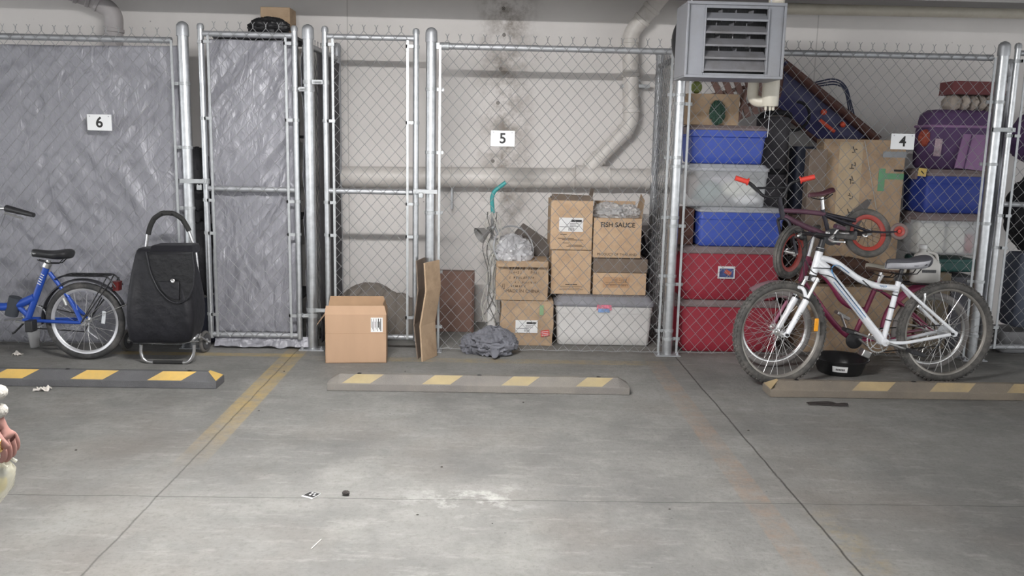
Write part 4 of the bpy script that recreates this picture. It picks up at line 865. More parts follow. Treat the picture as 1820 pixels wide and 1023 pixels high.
def wheel_stop(label, x0, mat, ym, patches, tips=(0, 0), y0=5.065):
    Lh = 1.83; x1 = x0+Lh; t = thing('wheel_stop', label, 'parking stop', ((x0+x1)/2, y0+.075, 0), 'wheel stops')
    e = .065; lip = .046; H = .090; ya, yb, yc, yd = y0, y0+.062, y0+.098, y0+.16
    def ring(x, h, ins): return [Vector((x, ya+ins*0, .001)), Vector((x, ya, lip)), Vector((x, yb+ins, h)), Vector((x, yc-ins, h)), Vector((x, yd, lip)), Vector((x, yd, .001))]
    r0 = [Vector((x0, ya, .001)), Vector((x0, ya, lip)), Vector((x0, yb, lip+.001)), Vector((x0, yc, lip+.001)), Vector((x0, yd, lip)), Vector((x0, yd, .001))]
    r1 = [Vector((p.x+Lh, p.y, p.z)) for p in r0]
    MB().quadgrid([r0, ring(x0+e, H, 0), ring(x1-e, H, 0), r1], True, True, True).build('body', mat, t, .003, ang=20)
    dy, dz = yb-ya, H-lip; n = Vector((0, -dz, dy)).normalized()*.0012
    def on(x, f): return Vector((x, ya+dy*f, lip+dz*f))+n
    for (a, w) in patches:
        sl = .075; MB().prism([on(x0+a, .06), on(x0+a+w, .06), on(x0+a+w+sl, .99), on(x0+a+sl, .99)], -n*.9).build('yellow_panel', ym, t, smooth=False)
    for s, on_ in zip((0, 1), tips):
        if not on_: continue
        xe, xi = (x0, x0+e) if s == 0 else (x1, x1-e); d = 1 if s == 0 else -1
        MB().prism([Vector((xe+d*.004, ya+.008, lip+.003)), Vector((xi, yb+.004, H+.001)), Vector((xi, yc-.004, H+.001)), Vector((xe+d*.004, yd-.01, lip+.003))], Vector((-d*.0012, 0, .0012))).build('yellow_tip', ym, t, smooth=False)
    for f in (.1, .5, .9):
        c0 = (x0+Lh*f, (yb+yc)/2, H); MB().lathe(c0, [(.014, 0), (.014, .0015), (.010, .0016), (.009, -.001)], 14).build('anchor_bolt', black_m, t)
    return t
wheel_stop('clean wheel stop with bright yellow panels at the left, before the blue bicycle', -3.472, stopA, ylw, ((.02, .18), (.49, .19), (.965, .19), (1.42, .20)), (1, 1))
wheel_stop('dusty grey wheel stop with faded yellow panels in the middle of the floor', -.981, stopB, ylw_m, ((.09, .17), (.57, .17), (1.05, .16), (1.50, .16)), (0, 0))
wheel_stop('brownish dust-covered wheel stop at the right, before the white bicycle', 1.708, stopC, ylw_d, ((.50, .22), (.98, .24), (1.46, .22)), (1, 0))
# ---------------------------------------------------------------- bicycles
def spokes(par, c, a, R, n, hr, hw, mat, r=.0011):
    a = Vector(a).normalized(); u = a.orthogonal().normalized(); w = a.cross(u)
    for i in range(n):
        s = 1 if i % 2 else -1; t0 = 2*pi*i/n; t1 = t0+(.9 if (i//2) % 2 else -.9)
        p = c+a*(s*hw)+(u*cos(t1)+w*sin(t1))*hr; q = c+(u*cos(t0)+w*sin(t0))*R
        MB().tube([p, q], r, 5).build('spoke', mat, par)
def wheel(t, c, axis, R, tr, rim_m, tyre_m, n=28, knob=False, rimw=.012, hw=.035, name='wheel', rim_h=.011, spoke_m=None, hs=1.0):
    a = Vector(axis).normalized(); c = Vector(c); Rr = R-tr*2-.002
    mb = MB(); u = a.orthogonal().normalized(); w = a.cross(u); rings = []
    prof = [(Rr+.006, -rimw), (Rr+.006, rimw), (Rr-rim_h*.4, rimw*.9), (Rr-rim_h, rimw*.35), (Rr-rim_h, -rimw*.35), (Rr-rim_h*.4, -rimw*.9)]
    for i in range(65):
        d = u*cos(2*pi*i/64)+w*sin(2*pi*i/64); rings.append([c+d*x+a*y for x, y in prof])
    rim = mb.quadgrid(rings).build(name, rim_m, t, ang=50)
    mb = MB().torus(c, a, R-tr, tr, 64, 12)
    if knob:
        K = 66
        for i in range(K):
            for s in (-1, 0, 1):
                th = 2*pi*(i+.5*(s == 0))/K; d = u*cos(th)+w*sin(th); tg = a.cross(d); ce = c+d*(R-(.0035 if s else .0005))+a*(s*tr*.66)
                o = (d+a*s*.9).normalized(); sd = tg.cross(o)
                Mx = Matrix((( tg.x, sd.x, o.x, ce.x), (tg.y, sd.y, o.y, ce.y), (tg.z, sd.z, o.z, ce.z), (0, 0, 0, 1))); mb.box(-.008, .008, -.007, .007, -.004, .004, Mx)
    mb.build('tyre', tyre_m, rim, ang=60)
    MB().lathe(c, [(.008*hs, -hw-.02*hs), (.008*hs, -hw), (.022*hs, -hw), (.022*hs, -hw+.004), (.014*hs, -hw+.006), (.013*hs, 0), (.014*hs, hw-.006), (.022*hs, hw-.004), (.022*hs, hw), (.008*hs, hw), (.008*hs, hw+.02*hs)], 18, a).build('hub', silver if hs == 1 else spoke_m, rim)
    spokes(rim, c, a, Rr-rim_h*.9, n, .02*hs, hw*.95, spoke_m or silver)
    return rim
def tb(t, name, pts, r, mat, **k):
    n = k.pop('n', 12); b = k.pop('bend', 0); pts = bendpts(pts, b, 5) if b else pts
    if isinstance(r, (list, tuple)) and len(r) != len(pts):
        m_ = len(pts); r = [r[0]+(r[-1]-r[0])*i/(m_-1) for i in range(m_)]
    return MB().tube(pts, r, n, flat=k.pop('flat', None)).build(name, mat, t, label=None) if False else MB().tube(pts, r, n, flat=k.pop('flat', None)).build(name, mat, t)
def saddle(t, nose, tail, w, mat, mat2=None, name='saddle', up=Vector((0, 0, 1)), th=.035):
    nose, tail = Vector(nose), Vector(tail); d = tail-nose; s = up.cross(d).normalized(); rings = []
    prof = [(0, .10, .0), (.05, .20, .004), (.2, .26, .002), (.4, .34, -.003), (.58, .60, -.002), (.72, .9, .004), (.85, 1.0, .010), (.95, .86, .010), (1.0, .5, .006)]
    for f, wf, dz in prof:
        c = nose+d*f+up*dz; hw = w/2*wf; ring = []
        for k in range(14):
            an = 2*pi*k/14; x = cos(an)*hw; z = sin(an); zz = (z*.012 if z > 0 else z*th*(.7+.3*wf)) - (.012*(abs(cos(an))**2))
            ring.append(c+s*x+up*zz)
        rings.append(ring)
    mb = MB().quadgrid(rings, True, True, True); o = mb.build(name, mat, t, subd=1)
    if mat2:
        mb = MB(); rr = [[c for c in r] for r in rings]
        for side in (0, 7):
            st = []
            for i, r in enumerate(rings[:7]):
                p = r[side]; q = r[(side+(-2 if side == 0 else 2)) % 14]; o_ = (p-(nose+d*prof[i][0])).normalized()*.003; st.append([p+o_, (p+q)/2+o_, q+o_])
            mb.quadgrid(st, closed=False)
        p_ = mb.build('saddle_panel', mat2, o); so = p_.modifiers.new('t', 'SOLIDIFY'); so.thickness = .003; so.offset = 0
    for sx in (-1, 1): MB().tube([nose+d*.15+s*sx*.012-up*th, nose+d*.45+s*sx*.02-up*(th+.022), nose+d*.7+s*sx*.022-up*(th+.02), nose+d*.9+s*sx*.03-up*.02], .0035, 6).build('saddle_rail', black_m, o)
    return o
def clamp(t, p, a, r, h, mat, name='clamp'): return MB().lathe(p, [(r, -h/2), (r+.003, -h/2), (r+.003, h/2), (r, h/2)], 16, a).build(name, mat, t)
# --- white mountain bike
white_p = M('white_paint', S(238, 240, 244), .3, .05, .03, 6, dirt=S(150, 145, 140), dirt_amt=.25, dscale=6); blue_d = M('blue_decal', S(70, 140, 195), .35, 0, .05)
rim_a = M('dull_alloy', S(150, 146, 140), .45, .5, .1, 14, dirt=S(105, 98, 88), dirt_amt=.4)
LEAN = .05
def BP(px, py, off=0):
    Y = 5.40
    for _ in range(5): p = at(px, py, Y); Y = 5.355+(p.x-1.83)*.107+LEAN*p.z+off
    return at(px, py, Y)
def shiftx(P, n, d): return Vector(P)+n*d
t = thing('mountain_bicycle', 'white mountain bicycle with blue stripes and grey saddle parked before locker 4', 'bicycle', (2.45, 5.45, 0))
hd = Vector((-1, -.107, 0)).normalized(); upv = Vector((0, LEAN, 1)).normalized(); nrm = hd.cross(upv).normalized()   # points to camera?
if nrm.y > 0: nrm = -nrm
fc, rc = BP(1386.5, 592.5), BP(1679, 594); RW = .333
fc.z = RW+.001; rc.z = RW+.001
ax = Matrix.Rotation(rad(9), 3, 'Z') @ nrm
wheel(t, fc, ax, RW, .025, rim_a, tyre_d, 32, True, name='front_wheel'); wheel(t, rc, nrm, RW, .025, rim_a, tyre_d, 32, True, name='rear_wheel', hw=.045)
H1, H0 = BP(1456, 449), BP(1446, 484); BB = BP(1569, 607); ST = BP(1598, 497)
tb(t, 'head_tube', [H1+(H1-H0)*.25, H0-(H1-H0)*.12], .024, white_p, n=18)
dt = [BP(1450, 470), BP(1476, 490), BP(1525, 550), BB]; dtr = [.032, .029, .026, .027]
tb(t, 'down_tube', dt, dtr, white_p, n=16)
tt = [BP(1456, 458), BP(1482, 463), BP(1526, 496), BP(1556, 508), BP(1594, 512)]
tb(t, 'top_tube', bendpts(tt, .05, 4), .0205, white_p, n=16)
tb(t, 'gusset', [BP(1453, 464), BP(1470, 478)], .028, white_p, n=14)
tb(t, 'seat_tube', [ST, BB], .0175, white_p, n=16)
tb(t, 'bottom_bracket', [BB+nrm*.036, BB-nrm*.036], .024, white_p, n=18)
dr = BP(1692, 599)
for s in (1, -1):
    e = rc+nrm*s*.066+Vector((.02, 0, 0)); tb(t, 'chain_stay', [BB+nrm*s*.028+Vector((.02, 0, 0)), BB+nrm*s*.045+Vector((.12, .01, -.002)), e], .011, white_p, bend=.05)
    tb(t, 'seat_stay', [ST+nrm*s*.012+Vector((.01, 0, -.03)), BP(1634, 540)+nrm*s*.045, e+Vector((.0, 0, .01))], .0105, white_p, bend=.04)
    MB().lathe(e, [(.0, -.006), (.02, -.006), (.02, .006), (0, .006)], 14, nrm).build('dropout', white_p, t)
# decals
def decal(pts, off, r, mat, name='stripe'): return MB().tube([p+nrm*off for p in pts], r, 6, flat=.35).build(name, mat, t)
decal(bendpts([BP(1534, 562), BP(1478, 490), BP(1472, 474), BP(1484, 468), BP(1505, 484)], .03, 5), .0295, .0065, blue_d)
decal([BP(1478, 500), BP(1530, 566)], .0275, .0045, blue_d)
scrawl(t, BP(1566, 508)+nrm*.0225, .05, .014, 4, blue_d, 41, rad(4))
for f in (.25, .45, .65): q = ST+(BB-ST)*f; clamp(t, q, BB-ST, .0178, .008, blackpl, 'cable_tie')
for f, m_ in ((.3, ink), (.52, ink)): q = ST+(BB-ST)*f
MB().tube([BP(1530, 497)+nrm*.022, BP(1545, 511)+nrm*.022], .0035, 6).build('frame_mark', ink, t)
# fork
sa = (H1-H0).normalized(); cr_ = H0-sa*.055; fa = ax
cross_ = MB().tube([cr_+fa*.06, cr_+fa*.055+sa*.012, cr_-fa*.055+sa*.012, cr_-fa*.06], .016, 12).build('fork_crown', white_p, t)
tb(t, 'steerer_cup', [H0-sa*.0, cr_], .023, blackpl, n=14)
for s in (1, -1):
    top = cr_+fa*s*.058; bot = fc+fa*s*.058+Vector((.008, 0, .0)); mid = top+(bot-top)*.33
    tb(t, 'stanchion', [top+sa*.02, mid], .0135, silver, n=14); tb(t, 'fork_leg', [mid+(top-mid)*.05, mid+(bot-mid)*.3, bot+(top-bot)*.08, bot], [.0215, .020, .017, .013], white_p, n=14)
    MB().lathe(bot, [(0, -.008), (.018, -.008), (.018, .008), (0, .008)], 14, fa).build('dropout', white_p, t)
    clamp(t, mid, bot-top, .0215, .012, blackpl, 'dust_seal')
am = cr_+(fc-cr_)*.33; fw = ax.cross(Vector((0, 0, 1))); fw = fw if fw.x < 0 else -fw
tb(t, 'fork_arch', [am+fa*.058, am+fa*.05+Vector((0, 0, .07))+fw*.02, am-fa*.05+Vector((0, 0, .07))+fw*.02, am-fa*.058], .012, white_p, bend=.03)
scrawl(t, (am*.5+fc*.5)+fa*.080+Vector((.006, 0, 0)), .07, .014, 6, ink, 43, rad(-66))
MB().tube([fc+fa*.07, fc+fa*.085], .009, 10).build('axle_nut', black_m, t); MB().tube([rc+nrm*.066, rc+nrm*.088], .009, 10).build('axle_nut', black_m, t)
# stem, handlebar
st0 = H1+sa*.10; tb(t, 'headset', [H1+sa*.008, H1+sa*.03], .026, blackpl, n=16); tb(t, 'stem', [H1+sa*.02, st0], .019, black_m, n=14)
stf = st0+fw*.06+Vector((0, 0, .02)); tb(t, 'stem', [st0, stf], .018, black_m, n=12)
hb = [stf+fa*.30+Vector((.05, 0, -.0)), stf+fa*.14+Vector((.01, 0, .0)), stf+fa*.05, stf-fa*.05, stf-fa*.14+Vector((.01, 0, 0)), stf-fa*.30+Vector((.05, 0, 0))]
tb(t, 'handlebar', bendpts(hb, .03, 4), .0125, black_m)
for s, (a, b) in ((1, (hb[0], hb[1])), (-1, (hb[5], hb[4]))):
    g = a+(b-a)*.0; tb(t, 'grip', [a-(b-a)*.02, a+(b-a)*.35, a+(b-a)*.72], [.0175, .016, .0175], rubber, n=14)
    lv = a+(b-a)*.85; tb(t, 'brake_lever', [lv, lv+fw*.035+Vector((0, 0, -.02)), a+(b-a)*.5+fw*.06+Vector((0, 0, -.03)), a+(b-a)*.1+fw*.05+Vector((0, 0, -.03))], [.013, .01, .006, .0055], silver, bend=.01)
    MB().blob(lv+Vector((0, 0, -.025)), .025, .025, .022, .05, 2, 3, 16, 12).build('shifter', blackpl, t)
for i, s in enumerate((1, -1)):
    lv = stf+fa*s*.13; tb(t, 'brake_cable', [lv+fw*.02, lv+fw*.09+Vector((0, 0, .02)), stf+fw*.10+Vector((0, 0, -.10)), H0+fw*.03+nrm*.03*s, dt[1]+nrm*.035, dt[2]+nrm*.03] if s > 0 else [lv+fw*.02, lv+fw*.08+Vector((0, 0, .03)), stf+fw*.09+Vector((0, 0, -.08)), cr_+fw*.05, am+Vector((0, 0, .09))+fw*.03], .0028, blackpl, bend=.04, n=6)
MB().tube(bendpts([BP(1440, 474)-Vector((.0, .05, 0)), BP(1480, 476)+nrm*.035], .01, 2), .003, 6).build('gear_cable', blackpl, t)
MB().tube([p+nrm*.026 for p in (BP(1480, 472), BP(1520, 500), BP(1556, 517), BP(1592, 518))], .0028, 6).build('gear_cable', blackpl, t)
bl = H1+sa*.10+fw*.03; MB().blob(bl+fa*.06+Vector((.01, 0, .03)), .016, .016, .016, .02, 2, 2, 16, 12).build('bell', silver, t)
# seat
SP = BP(1604, 480); tb(t, 'seat_post', [ST-(ST-BB).normalized()*.02, ST+(ST-BB).normalized()*.09], .0135, black_m, n=14); clamp(t, ST, ST-BB, .019, .022, blackpl, 'seat_clamp')
saddle(t, BP(1575, 464), BP(1652, 458), .17, M('grey_saddle', S(82, 82, 88), .6, 0, .08), M('pale_saddle_panel', S(190, 190, 196), .5), th=.075)
# drivetrain (far side)
cs = BB-nrm*.05
mb = MB().torus(cs, nrm, .078, .0035, 48, 6, flat=.5).torus(cs, nrm, .055, .003, 36, 6, flat=.5)
for i in range(36): th = 2*pi*i/36; u = nrm.orthogonal().normalized(); w = nrm.cross(u); mb.obox(cs+(u*cos(th)+w*sin(th))*.083, .006, .003, .006)
for i in range(5): th = 2*pi*i/5; mb.tube([cs, cs+(u*cos(th)+w*sin(th))*.078], .006, 6, flat=.5)
mb.build('chainring', silver, t)
rs = rc-nrm*.04; mb = MB()
for k in range(5): mb.lathe(rs+nrm*.006*k, [(.0, 0), (.024+.005*k*0+.004*(4-k)*-1+.02, 0), (.024+.02-.004*(4-k), .002), (0, .002)], 20, nrm)
mb.build('cassette', galv_d, t)
up_ = Vector((0, 0, 1)); tb(t, 'chain', [cs+up_*.08, rs+up_*.04], .004, black_m, n=6); tb(t, 'chain', [cs-up_*.08, rs-up_*.10+Vector((-.01, 0, 0)), rs-up_*.05], .004, black_m, n=6)
tb(t, 'rear_derailleur', [rs+Vector((.015, 0, -.03)), rs+Vector((-.01, -.01, -.09)), rs+Vector((-.05, 0, -.15))], .012, black_m, flat=.5)
ca = BB+nrm*.06; cd = Vector((.163, .018, -.052)).normalized()
tb(t, 'crank_arm', [ca, ca+cd*.085, ca+cd*.17], [.017, .013, .014], silver, flat=.6)
tb(t, 'crank_arm', [cs-nrm*.01, cs-nrm*.01-cd*.17], [.017, .013], silver, flat=.6)
for q, s in ((ca+cd*.17, 1), (cs-nrm*.01-cd*.17, -1)): MB().obox(q+nrm*s*.055, .095, .085, .024, ry=.25).build('pedal', blackpl, t, .004)
for q, a_ in ((BP(1637, 528), 1),):
    for s in (1, -1): tb(t, 'brake_arm', [q+nrm*s*.035+up_*.03, q+nrm*s*.04, q+nrm*s*.03-up_*.07], .008, silver, n=8)
    MB().tube([q+nrm*.05+up_*.02, q-nrm*.05+up_*.03], .003, 6).build('brake_noodle', silver, t)
# spoke reflectors
def refl(c, a, px, py, h=.085, mat=None):
    p = BP(px, py, -.01); MB().obox(p, .028, .012, h).build('spoke_reflector', mat or M('amber', S(238, 160, 40), .25, 0, .1, 40), t, .006)
refl(fc, ax, 1451, 577)
# --- maroon bicycle
maroon = M('maroon_paint', S(128, 48, 78), .35, .1, .06, 6); grey_t = M('pale_rubber', S(128, 124, 122), .8, 0, .08, 12)
def at2(px, py, off=0): return at(px, py, 5.82+off)
t = thing('city_bicycle', 'maroon bicycle with fenders and cream saddle, standing behind the white mountain bicycle', 'bicycle', (2.5, 5.85, 0))
N2 = Vector((0, -1, 0)); f2, r2 = at2(1376, 582), at2(1653, 588); R2_ = .272; f2.z = r2.z = R2_+.001
wheel(t, f2, Matrix.Rotation(rad(6), 3, 'Z') @ N2, R2_, .02, silver, grey_t, 24, name='front_wheel'); wheel(t, r2, N2, R2_, .02, silver, grey_t, 24, name='rear_wheel')
h1, h0, b2 = at2(1437, 455), at2(1424, 500), at2(1515, 603); s2 = at2(1561, 500)
tb(t, 'head_tube', [h1, h0], .022, maroon, n=14)
tb(t, 'down_tube', bendpts([h0+Vector((0, 0, .02)), at2(1460, 545), at2(1490, 585), b2], .1, 5), .019, maroon, n=14)
tb(t, 'top_tube', bendpts([h1-Vector((0, 0, .03)), at2(1475, 500), at2(1500, 545), at2(1536, 550)], .1, 5), .016, maroon, n=14)
tb(t, 'seat_tube', [s2, b2], .017, maroon, n=14)
for s in (1, -1):
    e = r2+N2*s*.06; tb(t, 'seat_stay', [at2(1558, 512)+N2*s*.012, at2(1606, 544)+N2*s*.05, e], .009, maroon, bend=.05); tb(t, 'chain_stay', [b2+N2*s*.03, at2(1570, 601)+N2*s*.045, e], .010, maroon, bend=.04)
    tb(t, 'fork_blade', [h0-Vector((0, 0, .01))+N2*s*.01, h0+Vector((-.02, 0, -.05))+N2*s*.05, f2+N2*s*.055], .011, M('pale_maroon%d' % s, S(165, 105, 128), .4), bend=.03)
def fender(c, ax_, R, a0, a1, mat, name='fender', w=.028, drop=.03):
    ax_ = Vector(ax_).normalized(); e1 = Vector((1, 0, 0)); u = (e1-ax_*e1.dot(ax_)).normalized(); w_ = Vector((0, 0, 1)); rings = []
    for i in range(37):
        a = a0+(a1-a0)*i/36; d = u*cos(a)+w_*sin(a); rings.append([c+d*(R-drop*(k/6*2-1)**2)+ax_*(w*(k/6*2-1)) for k in range(7)])
    o = MB().quadgrid(rings, closed=False).build(name, mat, t, ang=80); so = o.modifiers.new('t', 'SOLIDIFY'); so.thickness = .002; return o
fender(r2, N2, .352, rad(62), rad(180), maroon, w=.032, drop=.038); fender(f2, N2, .335, rad(60), rad(125), M('dusty_maroon', S(120, 92, 98), .7, 0, .1))
for s in (1, -1): tb(t, 'fender_stay', [r2+N2*s*.06, r2+Vector((-.30, 0, .09))+N2*s*.035], .0025, silver, n=6)
tb(t, 'seat_post', [s2, at2(1567, 482)], .013, silver); saddle(t, at2(1538, 470), at2(1606, 476), .19, M('cream_saddle', S(196, 190, 176), .55, 0, .06), M('brown_saddle_top', S(96, 74, 62), .6), th=.05)
tb(t, 'stem', [h1, at2(1447, 418)], .012, silver); hb2 = [at2(1447, 418)+N2*.02, at2(1440, 405)+N2*.12, at2(1470, 412)+N2*.30]
tb(t, 'handlebar', bendpts([at2(1492, 408)+N2*.26, at2(1450, 410)+N2*.14, at2(1447, 418), at2(1450, 410)-N2*.14, at2(1475, 408)-N2*.2], .05, 5), .011, silver)
for s in (1, -1): tb(t, 'grip', [at2(1492 if s > 0 else 1475, 408)+N2*s*(.27 if s > 0 else .21), at2(1472 if s > 0 else 1463, 409)+N2*s*.15], .017, blackpl)
MB().lathe(b2+N2*.02, [(0, 0), (.05, 0), (.058, .006), (.058, .014), (.045, .022), (0, .024)], 30, N2).build('chain_guard', blackpl, t)
for (px, py, qx, qy) in ((1515, 603, 1512, 586),): pass
c2 = at2(1520, 598)+N2*.06
tb(t, 'crank_arm', [c2, at2(1533, 610)+N2*.08], [.014, .012], silver, flat=.6); tb(t, 'crank_arm', [b2-N2*.06, at2(1500, 560)-N2*.06], [.014, .012], silver, flat=.6)
MB().obox(at2(1507, 565)-N2*.1, .10, .07, .025, ry=.5).build('pedal', silver, t, .004); MB().obox(at2(1524, 620)+N2*.12, .06, .07, .05, ry=.4).build('pedal', silver, t, .006)
tb(t, 'rear_light_post', [at2(1555, 507)+N2*.02, at2(1566, 487)+N2*.03], .009, paper)
rk = at2(1640, 503)
mb = MB()
for s in (-1, 1): mb.tube([Vector((rk.x-.16, 5.82+s*.055, rk.z)), Vector((rk.x+.22, 5.82+s*.055, rk.z))], .005, 8)
for k in range(4): mb.tube([Vector((rk.x-.12+.1*k, 5.765, rk.z)), Vector((rk.x-.12+.1*k, 5.875, rk.z))], .004, 6)
mb.build('rear_rack', black_m, t)
for s in (-1, 1): tb(t, 'rack_stay', [Vector((rk.x+.05, 5.82+s*.055, rk.z)), r2+N2*s*.06*-1], .004, black_m, n=6)
# jug on the rack
t = thing('plastic_jug', 'white plastic jug with dark label standing on the rack of the maroon bicycle', 'jug', (rk.x, 5.82, rk.z+.005))
jm = M('milky_plastic', S(186, 184, 180), .4, 0, .06, 6, dirt=S(130, 125, 118), dirt_amt=.35); z0 = rk.z+.006
jx = at(1640, 470, 5.82).x+.02
MB().rloft(jx, 5.82, [(z0, .085, .05, .03), (z0+.01, .095, .058, .035), (z0+.13, .09, .058, .035), (z0+.19, .055, .04, .03, -.02, 0), (z0+.215, .022, .022, .021, -.03, 0), (z0+.235, .022, .022, .021, -.03, 0)]).build('jug_body', jm, t, ang=60)
MB().lathe((jx-.03, 5.82, z0+.235), [(.027, 0), (.027, .022), (.024, .025), (0, .025)], 20).build('cap', paper, t)
MB().tube(bendpts([(jx+.0, 5.82, z0+.21), (jx+.07, 5.82, z0+.20), (jx+.085, 5.82, z0+.12)], .03, 5), .011, 10).build('handle', jm, t)
MB().box(jx-.05, jx+.045, 5.758, 5.7605, z0+.075, z0+.095).build('label_print', M('dark_print', S(70, 70, 72), .7, 0, .4, 90), t)
# --- kids bike
kb = M('dark_kids_frame', S(44, 42, 50), .45, .2, .15, 14); kred = M('kids_red', S(206, 64, 52), .5, 0, .08); korange = M('kids_rim', S(158, 62, 54), .45, 0, .1); kpink = M('dusty_pink_frame', S(84, 56, 70), .5, 0, .2, 20)
KY = 5.62
def K(px, py, off=0): return at(px, py, KY+off)
t = thing('kids_bicycle', 'small dark kids bicycle with red grips and rims set on top of the parked bicycles', 'bicycle', K(1470, 470))
kf, kr = K(1405, 448, -.02), K(1541, 414, .06)
kax = Matrix.Rotation(rad(40), 3, 'Z') @ Vector((0, -1, -.08)); kax2 = Vector((.04, -1, .30)).normalized()
wheel(t, kf, kax, .172, .024, korange, tyre_d, 16, True, rimw=.016, hw=.03, name='front_wheel', rim_h=.02, spoke_m=black_m); wheel(t, kr, kax2, .165, .024, korange, tyre_d, 16, False, rimw=.016, hw=.03, name='rear_wheel', rim_h=.02, spoke_m=black_m)
kh1, kh0 = K(1388, 366), K(1392, 388)
tb(t, 'head_tube', [kh1, kh0], .018, kb); tb(t, 'top_tube', [K(1391, 374), K(1430, 376), K(1466, 380)], .016, kpink); tb(t, 'top_tube', [K(1466, 380), K(1520, 392, .04)], .013, kb)
kbb = K(1474, 420); tb(t, 'down_tube', [K(1393, 384), K(1430, 402), kbb], .019, kpink); tb(t, 'seat_tube', [K(1462, 372), kbb], .014, kb); tb(t, 'seat_post', [K(1461, 350), K(1463, 376)], .011, silver)
for s in (1, -1):
    tb(t, 'chain_stay', [kbb+Vector((0, -s*.02, 0)), kr+kax2*s*.045], .009, kb); tb(t, 'seat_stay', [K(1465, 382)+Vector((0, -s*.012, 0)), kr+kax2*s*.045], .009, kb)
    tb(t, 'fork_blade', [kh0+kax*s*.01, kh0+kax*s*.042+Vector((0, 0, -.01)), kf+kax*s*.045], .010, kb, bend=.02)
saddle(t, K(1436, 347), K(1482, 338), .12, M('kids_saddle', S(70, 34, 44), .6), None, th=.02)
tb(t, 'stem', [kh1, K(1386, 350)], .013, kb)
tb(t, 'handlebar', bendpts([K(1312, 317, .03), K(1334, 325, .02), K(1358, 350), K(1392, 352), K(1404, 325, -.02), K(1418, 321, -.03), K(1446, 315, -.05)], .03, 5), .010, black_m)
tb(t, 'crossbar', [K(1346, 334, .01), K(1400, 333)], .008, black_m)
for a, b in (((1307, 316, .03), (1329, 323, .02)), ((1423, 320, -.03), (1448, 314, -.05))):
    tb(t, 'grip', [K(*a), K(*b)], .0165, kred, n=14); q = K(*b) if a[0] < 1400 else K(*a); MB().lathe(q, [(0, -.004), (.024, -.004), (.024, .004), (0, .004)], 18, K(*b)-K(*a)).build('grip_flange', kred, t)
tb(t, 'brake_cable', bendpts([K(1330, 327), K(1350, 345, -.06), K(1375, 352, -.08), K(1388, 372, -.03)], .04, 4), .003, blackpl, n=6)
MB().lathe(kbb+Vector((0, -.03, 0)), [(0, 0), (.05, 0), (.055, .006), (.055, .012), (0, .014)], 26, (0, -1, 0)).build('chain_case', blackpl, t)
tb(t, 'chain_case', [kbb+Vector((0, -.035, 0)), kr+kax2*.05], .03, blackpl, flat=.25)
for (px, py, o) in ((1492, 404, -.08), (1483, 430, .06)): MB().obox(K(px, py, o), .06, .07, .025, ry=.3).build('pedal', kpink, t, .005); tb(t, 'crank_arm', [kbb+Vector((0, o*.5, 0)), K(px, py, o*.5)], .008, silver)
tw = K(1598, 411, .0); mb = MB(); twr = wheel(t, tw, (-.25, -1, .1), .056, .013, korange, M('grey_wheel_rubber', S(120, 105, 102), .7), 5, False, rimw=.012, hw=.012, name='training_wheel', rim_h=.014, spoke_m=kred, hs=.5)
tb(t, 'training_arm', [kr+kax2*.06, K(1570, 413), tw], .007, kb)
# --- blue folding bike
bluep = M('blue_paint', S(38, 74, 160), .35, .1, .05, 6); BY = 5.73
t = thing('folding_bicycle', 'blue folding bicycle with black saddle and rear rack at the left edge', 'bicycle', (-3.2, BY, 0))
def L(px, py, off=0): return at(px, py, BY+off)
br = L(152.5, 578); RB = .262; br.z = RB+.001; bf = Vector((br.x-1.0, BY, RB+.001)); NB = Vector((0, -1, 0))
rimb = M('bright_alloy', S(205, 205, 208), .3, .6, .05)
wheel(t, br, NB, RB, .022, rimb, rubber, 28, False, name='rear_wheel', rim_h=.014, hw=.045); wheel(t, bf, NB, RB, .022, rimb, rubber, 28, False, name='front_wheel', rim_h=.014)
bb = L(40, 567); sc_ = L(84, 471); hp = L(18, 548)
tb(t, 'seat_tube', [sc_, bb+Vector((.03, 0, -.01))], .021, bluep, n=16); tb(t, 'main_tube', bendpts([L(62, 528), L(36, 540), L(10, 546), L(-40, 540), Vector((bf.x+.17, BY, .55))], .05, 4), .027, bluep, n=16)
tb(t, 'seat_stay_bridge', bendpts([L(88, 484), L(112, 515), L(130, 540), br+NB*.055], .08, 5), .014, bluep, n=14); tb(t, 'seat_stay', bendpts([L(88, 484), L(112, 515), L(130, 540), br-NB*.055], .08, 5), .012, bluep, n=12)
for s in (1, -1): tb(t, 'chain_stay', [bb+NB*s*.03+Vector((.02, 0, 0)), br+NB*s*.055], .012, bluep)
tb(t, 'lower_tube', [L(50, 560), L(22, 535)], .018, bluep)
tb(t, 'hinge_cover', [L(28, 528), L(20, 560)], .040, M('grey_canvas_cover', S(56, 60, 66), .8, 0, .15), n=12)
mb = MB()
for i, k in enumerate([(a, b) for a in range(5) for b in range(3)]): mb.obox(L(70+k[0]*1.6+k[1]*2, 502-k[0]*4+k[1]*1.2)+NB*.0215, .006, .001, .006, ry=.4)
mb.build('checker_decal', paper, t, smooth=False)
tb(t, 'seat_post', [sc_, L(87, 462)], .014, silver); clamp(t, sc_, sc_-bb, .0225, .03, silver, 'seat_clamp')
saddle(t, L(56, 446), L(128, 448), .18, blackpl, None, th=.055)
scrawl(t, L(63, 449)+NB*.036, .04, .010, 5, paper, 45, rad(10))
